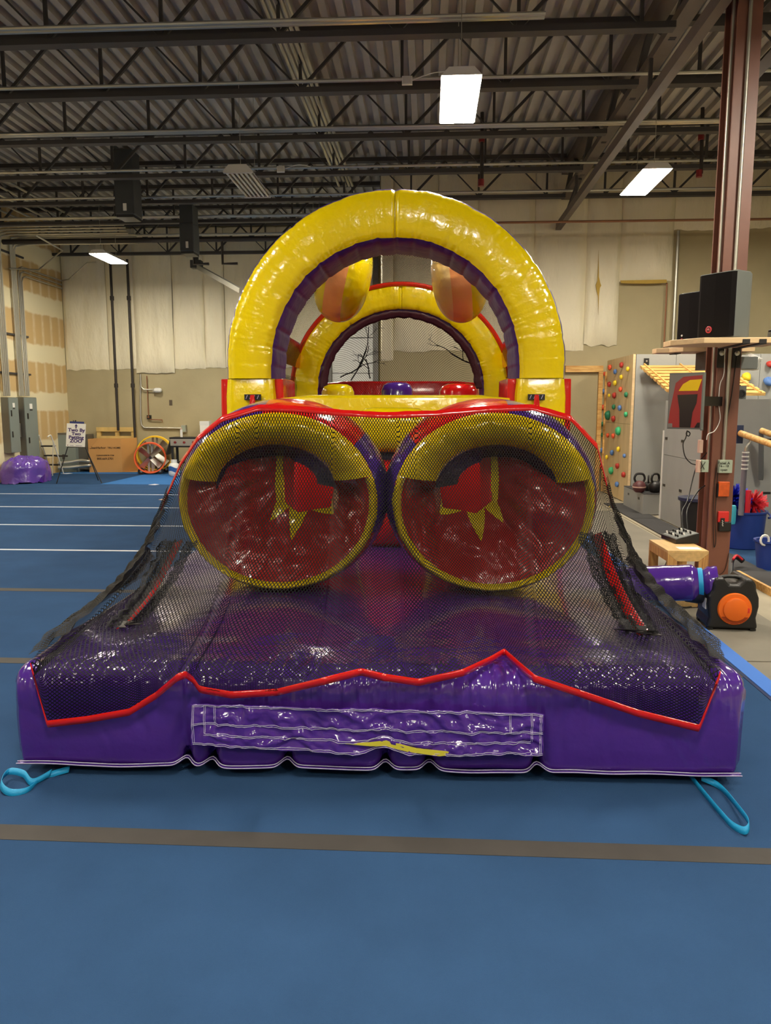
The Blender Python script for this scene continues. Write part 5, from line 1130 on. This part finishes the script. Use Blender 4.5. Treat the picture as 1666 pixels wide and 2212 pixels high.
fan(334, 976, 37, 18.45, .42, YELM, 'larger yellow drum fan against the concrete wall', math.radians(16))
# gas bottle and grill
a = P(376, 1000, Y=17.6); e = empty('gas_bottle', (a.x, 17.6, 0)); e.scale = (.85, .85, .85); tag(e, 'white gas bottle with a blue label beside the drum fans', 'gas bottle')
MB().lathe([(.12, 0), (.15, .03), (.155, .08), (.155, .27), (.12, .34), (.06, .37), (.01, .375)], (0,0,0), 28).build('tank', GLASSW, e, smooth=True); MB().lathe([(.085, .345), (.085, .45), (.075, .45), (.075, .35)], (0,0,0), 20).build('collar', WHITEM, e, smooth=True)
mb_ = MB(); mb_.grid(lambda u, v: (.1565*math.cos(lerp(-2.6, -.6, u)), .1565*math.sin(lerp(-2.6, -.6, u)), .12+.13*v+.03*math.sin(u*5)), 16, 3); mb_.build('blue_label', mat('label_blue', (40, 92, 160), .5), e)
MB().cyl((0, 0, .37), (0, 0, .43), .02, 8).build('valve', BLACKM, e)
ga = P(412, 1010, Y=18.0); e = empty('gas_grill', (ga.x-.05, 18.0, 0)); tag(e, 'black and silver gas grill partly behind the entrance net', 'grill')
MB().box((-.36, -.2, .70), (.4, -.17, .86)).build('control_panel', STEEL, e); MB().box((-.36, -.17, .66), (.4, .25, .86)).build('fire_box', BLACKM, e); MB().box((-.38, -.2, .86), (.42, .26, .90)).build('griddle_top', BLACKM, e)
for x in (-.24, -.02, .2): MB().lathe([(.03, 0), (.028, -.03), (.002, -.032)], (x, -.2, .78), 14, 'y').build('knob', KNOBR, e, smooth=True)
for x in (-.33, .36):
    for y in (-.15, .2): MB().box((x-.025, y-.025, .0), (x+.025, y+.025, .66)).build('leg', BLACKM, e)
MB().box((-.33, -.15, .28), (.36, .2, .31)).build('lower_shelf', BLACKM, e); MB().prism([(-.38, -.15, .86), (-.5, -.15, .5), (-.48, -.15, .48), (-.37, -.15, .8)], (0, .3, 0)).build('folded_side_shelf', BLACKM, e)
o = MB().cyl((ga.x-.18, 17.95, .90), (ga.x-.18, 17.95, 1.08), .03, 12).build('white_bottle', WHITEM, None, smooth=True); tag(o, 'slim white bottle standing on the gas grill', 'bottle'); MB().cyl((ga.x-.18, 17.95, 1.08), (ga.x-.18, 17.95, 1.12), .02, 10).build('red_cap', PINKP, o)
a, b = P(436, 930, Y=18.9), P(455, 910, Y=18.9); o = MB().box((a.x, 18.75, .0), (b.x, 18.95, b.z)).build('white_carton', WHITEP); tag(o, 'tall white carton standing against the concrete wall', 'carton'); MB().box((a.x-.004, 18.746, b.z-.1), (b.x+.004, 18.954, b.z+.004)).build('lid', WHITEM, o)
# wall pipes and conduits on concrete
def wpt(px, py, d=.14): return P(px, py, Y=YF-d)
for pts, nm in (([(235, 570), (247, 760), (252, 830), (258, 930)], 'left'), ([(271, 580), (283, 760), (288, 835), (296, 960)], 'right')):
    ps = [wpt(x, y, .2) for x, y in pts]; xx = sum(p.x for p in ps)/len(ps)
    o = MB().cyl((xx, YF-.2, ps[-1].z if nm == 'right' else ps[-1].z), (xx, YF-.2, 5.2), .032, 10).build('black_wall_pipe', BLKPIPE, None, smooth=True); tag(o, 'black vertical pipe on the insulated wall, the one %s' % ('over the pallet' if nm == 'left' else 'beside the drum fans'), 'pipe')
    for z in (wpt(250, 833).z, wpt(250, 645).z): MB().cyl((xx, YF-.2, z-.05), (xx, YF-.2, z+.05), .05, 10).build('coupling', BLKPIPE, o)
conduit([wpt(303, 808, .05), wpt(304, 905, .05), wpt(306, 918, .05), wpt(312, 924, .05), wpt(393, 925, .05)], .022, 'pale conduit dropping and turning along the concrete wall to a box', name='wall_conduit')
conduit([wpt(303, 808, .09), wpt(305, 835, .09), wpt(310, 841, .09), wpt(332, 842, .09)], .016, 'pale conduit leading to the oval wall lamp', name='wall_conduit')
conduit([wpt(317, 812, .06), wpt(321, 900, .06)], .014, 'thin copper-brown pipe down the concrete wall', COPPER, 'pipe', name='copper_pipe'); conduit([wpt(322, 906, .06), wpt(351, 907, .06), wpt(351, 912, .06)], .014, 'short copper-brown pipe stub with a bent end', COPPER, 'pipe', name='copper_pipe')
a = wpt(341, 843, .1); o = MB().puff(tuple(a), (.1, .07, .06), .48, 8).build('oval_wall_lamp', GLASSW, None, smooth='all'); tag(o, 'pale oval bulkhead lamp on the concrete wall', 'lamp'); MB().box((a.x-.13, a.y-.02, a.z-.05), (a.x-.09, a.y+.1, a.z+.05)).build('base', GALV, o)
a = wpt(397, 926, .08); o = MB().box((a.x-.06, a.y-.02, a.z-.09), (a.x+.06, YF-.002, a.z+.09)).build('wall_outlet_box', GALV); tag(o, 'galvanised outlet box at the end of the wall conduit', 'outlet box'); MB().box((a.x-.045, a.y-.026, a.z-.075), (a.x+.045, a.y-.02, a.z+.075)).build('cover_plate', SOCKB, o)
a = wpt(322, 901, .05); o = MB().box((a.x-.05, a.y-.02, a.z-.05), (a.x+.05, YF-.002, a.z+.05)).build('pipe_valve_box', BLACKM); tag(o, 'small dark valve box on the copper-brown wall pipe', 'valve'); MB().cyl((a.x, a.y-.05, a.z), (a.x, a.y-.02, a.z), .025, 10).build('valve_knob', COPPER, o)
a = wpt(369, 870, .004); MB().box((a.x-.04, YF-.006, a.z-.07), (a.x+.04, YF-.001, a.z+.07)).build('wall_patch', mat('dark_patch', (84, 76, 62), .9), wfa)
# right wall pipes
for px, r_, m_, lab in ((1456, .03, GALV, 'pale vertical downpipe on the concrete wall behind the small speaker'), (1437, .016, COPPER, 'thin copper-brown pipe below the cut insulation')):
    x = P(px, 700, Y=YN-.06).x; conduit([(x, YN-.06, P(px, 760, Y=YN).z-.3), (x, YN-.06, P(px, 500 if px > 1450 else 612, Y=YN).z)], r_, lab, m_, 'pipe', name='wall_pipe')
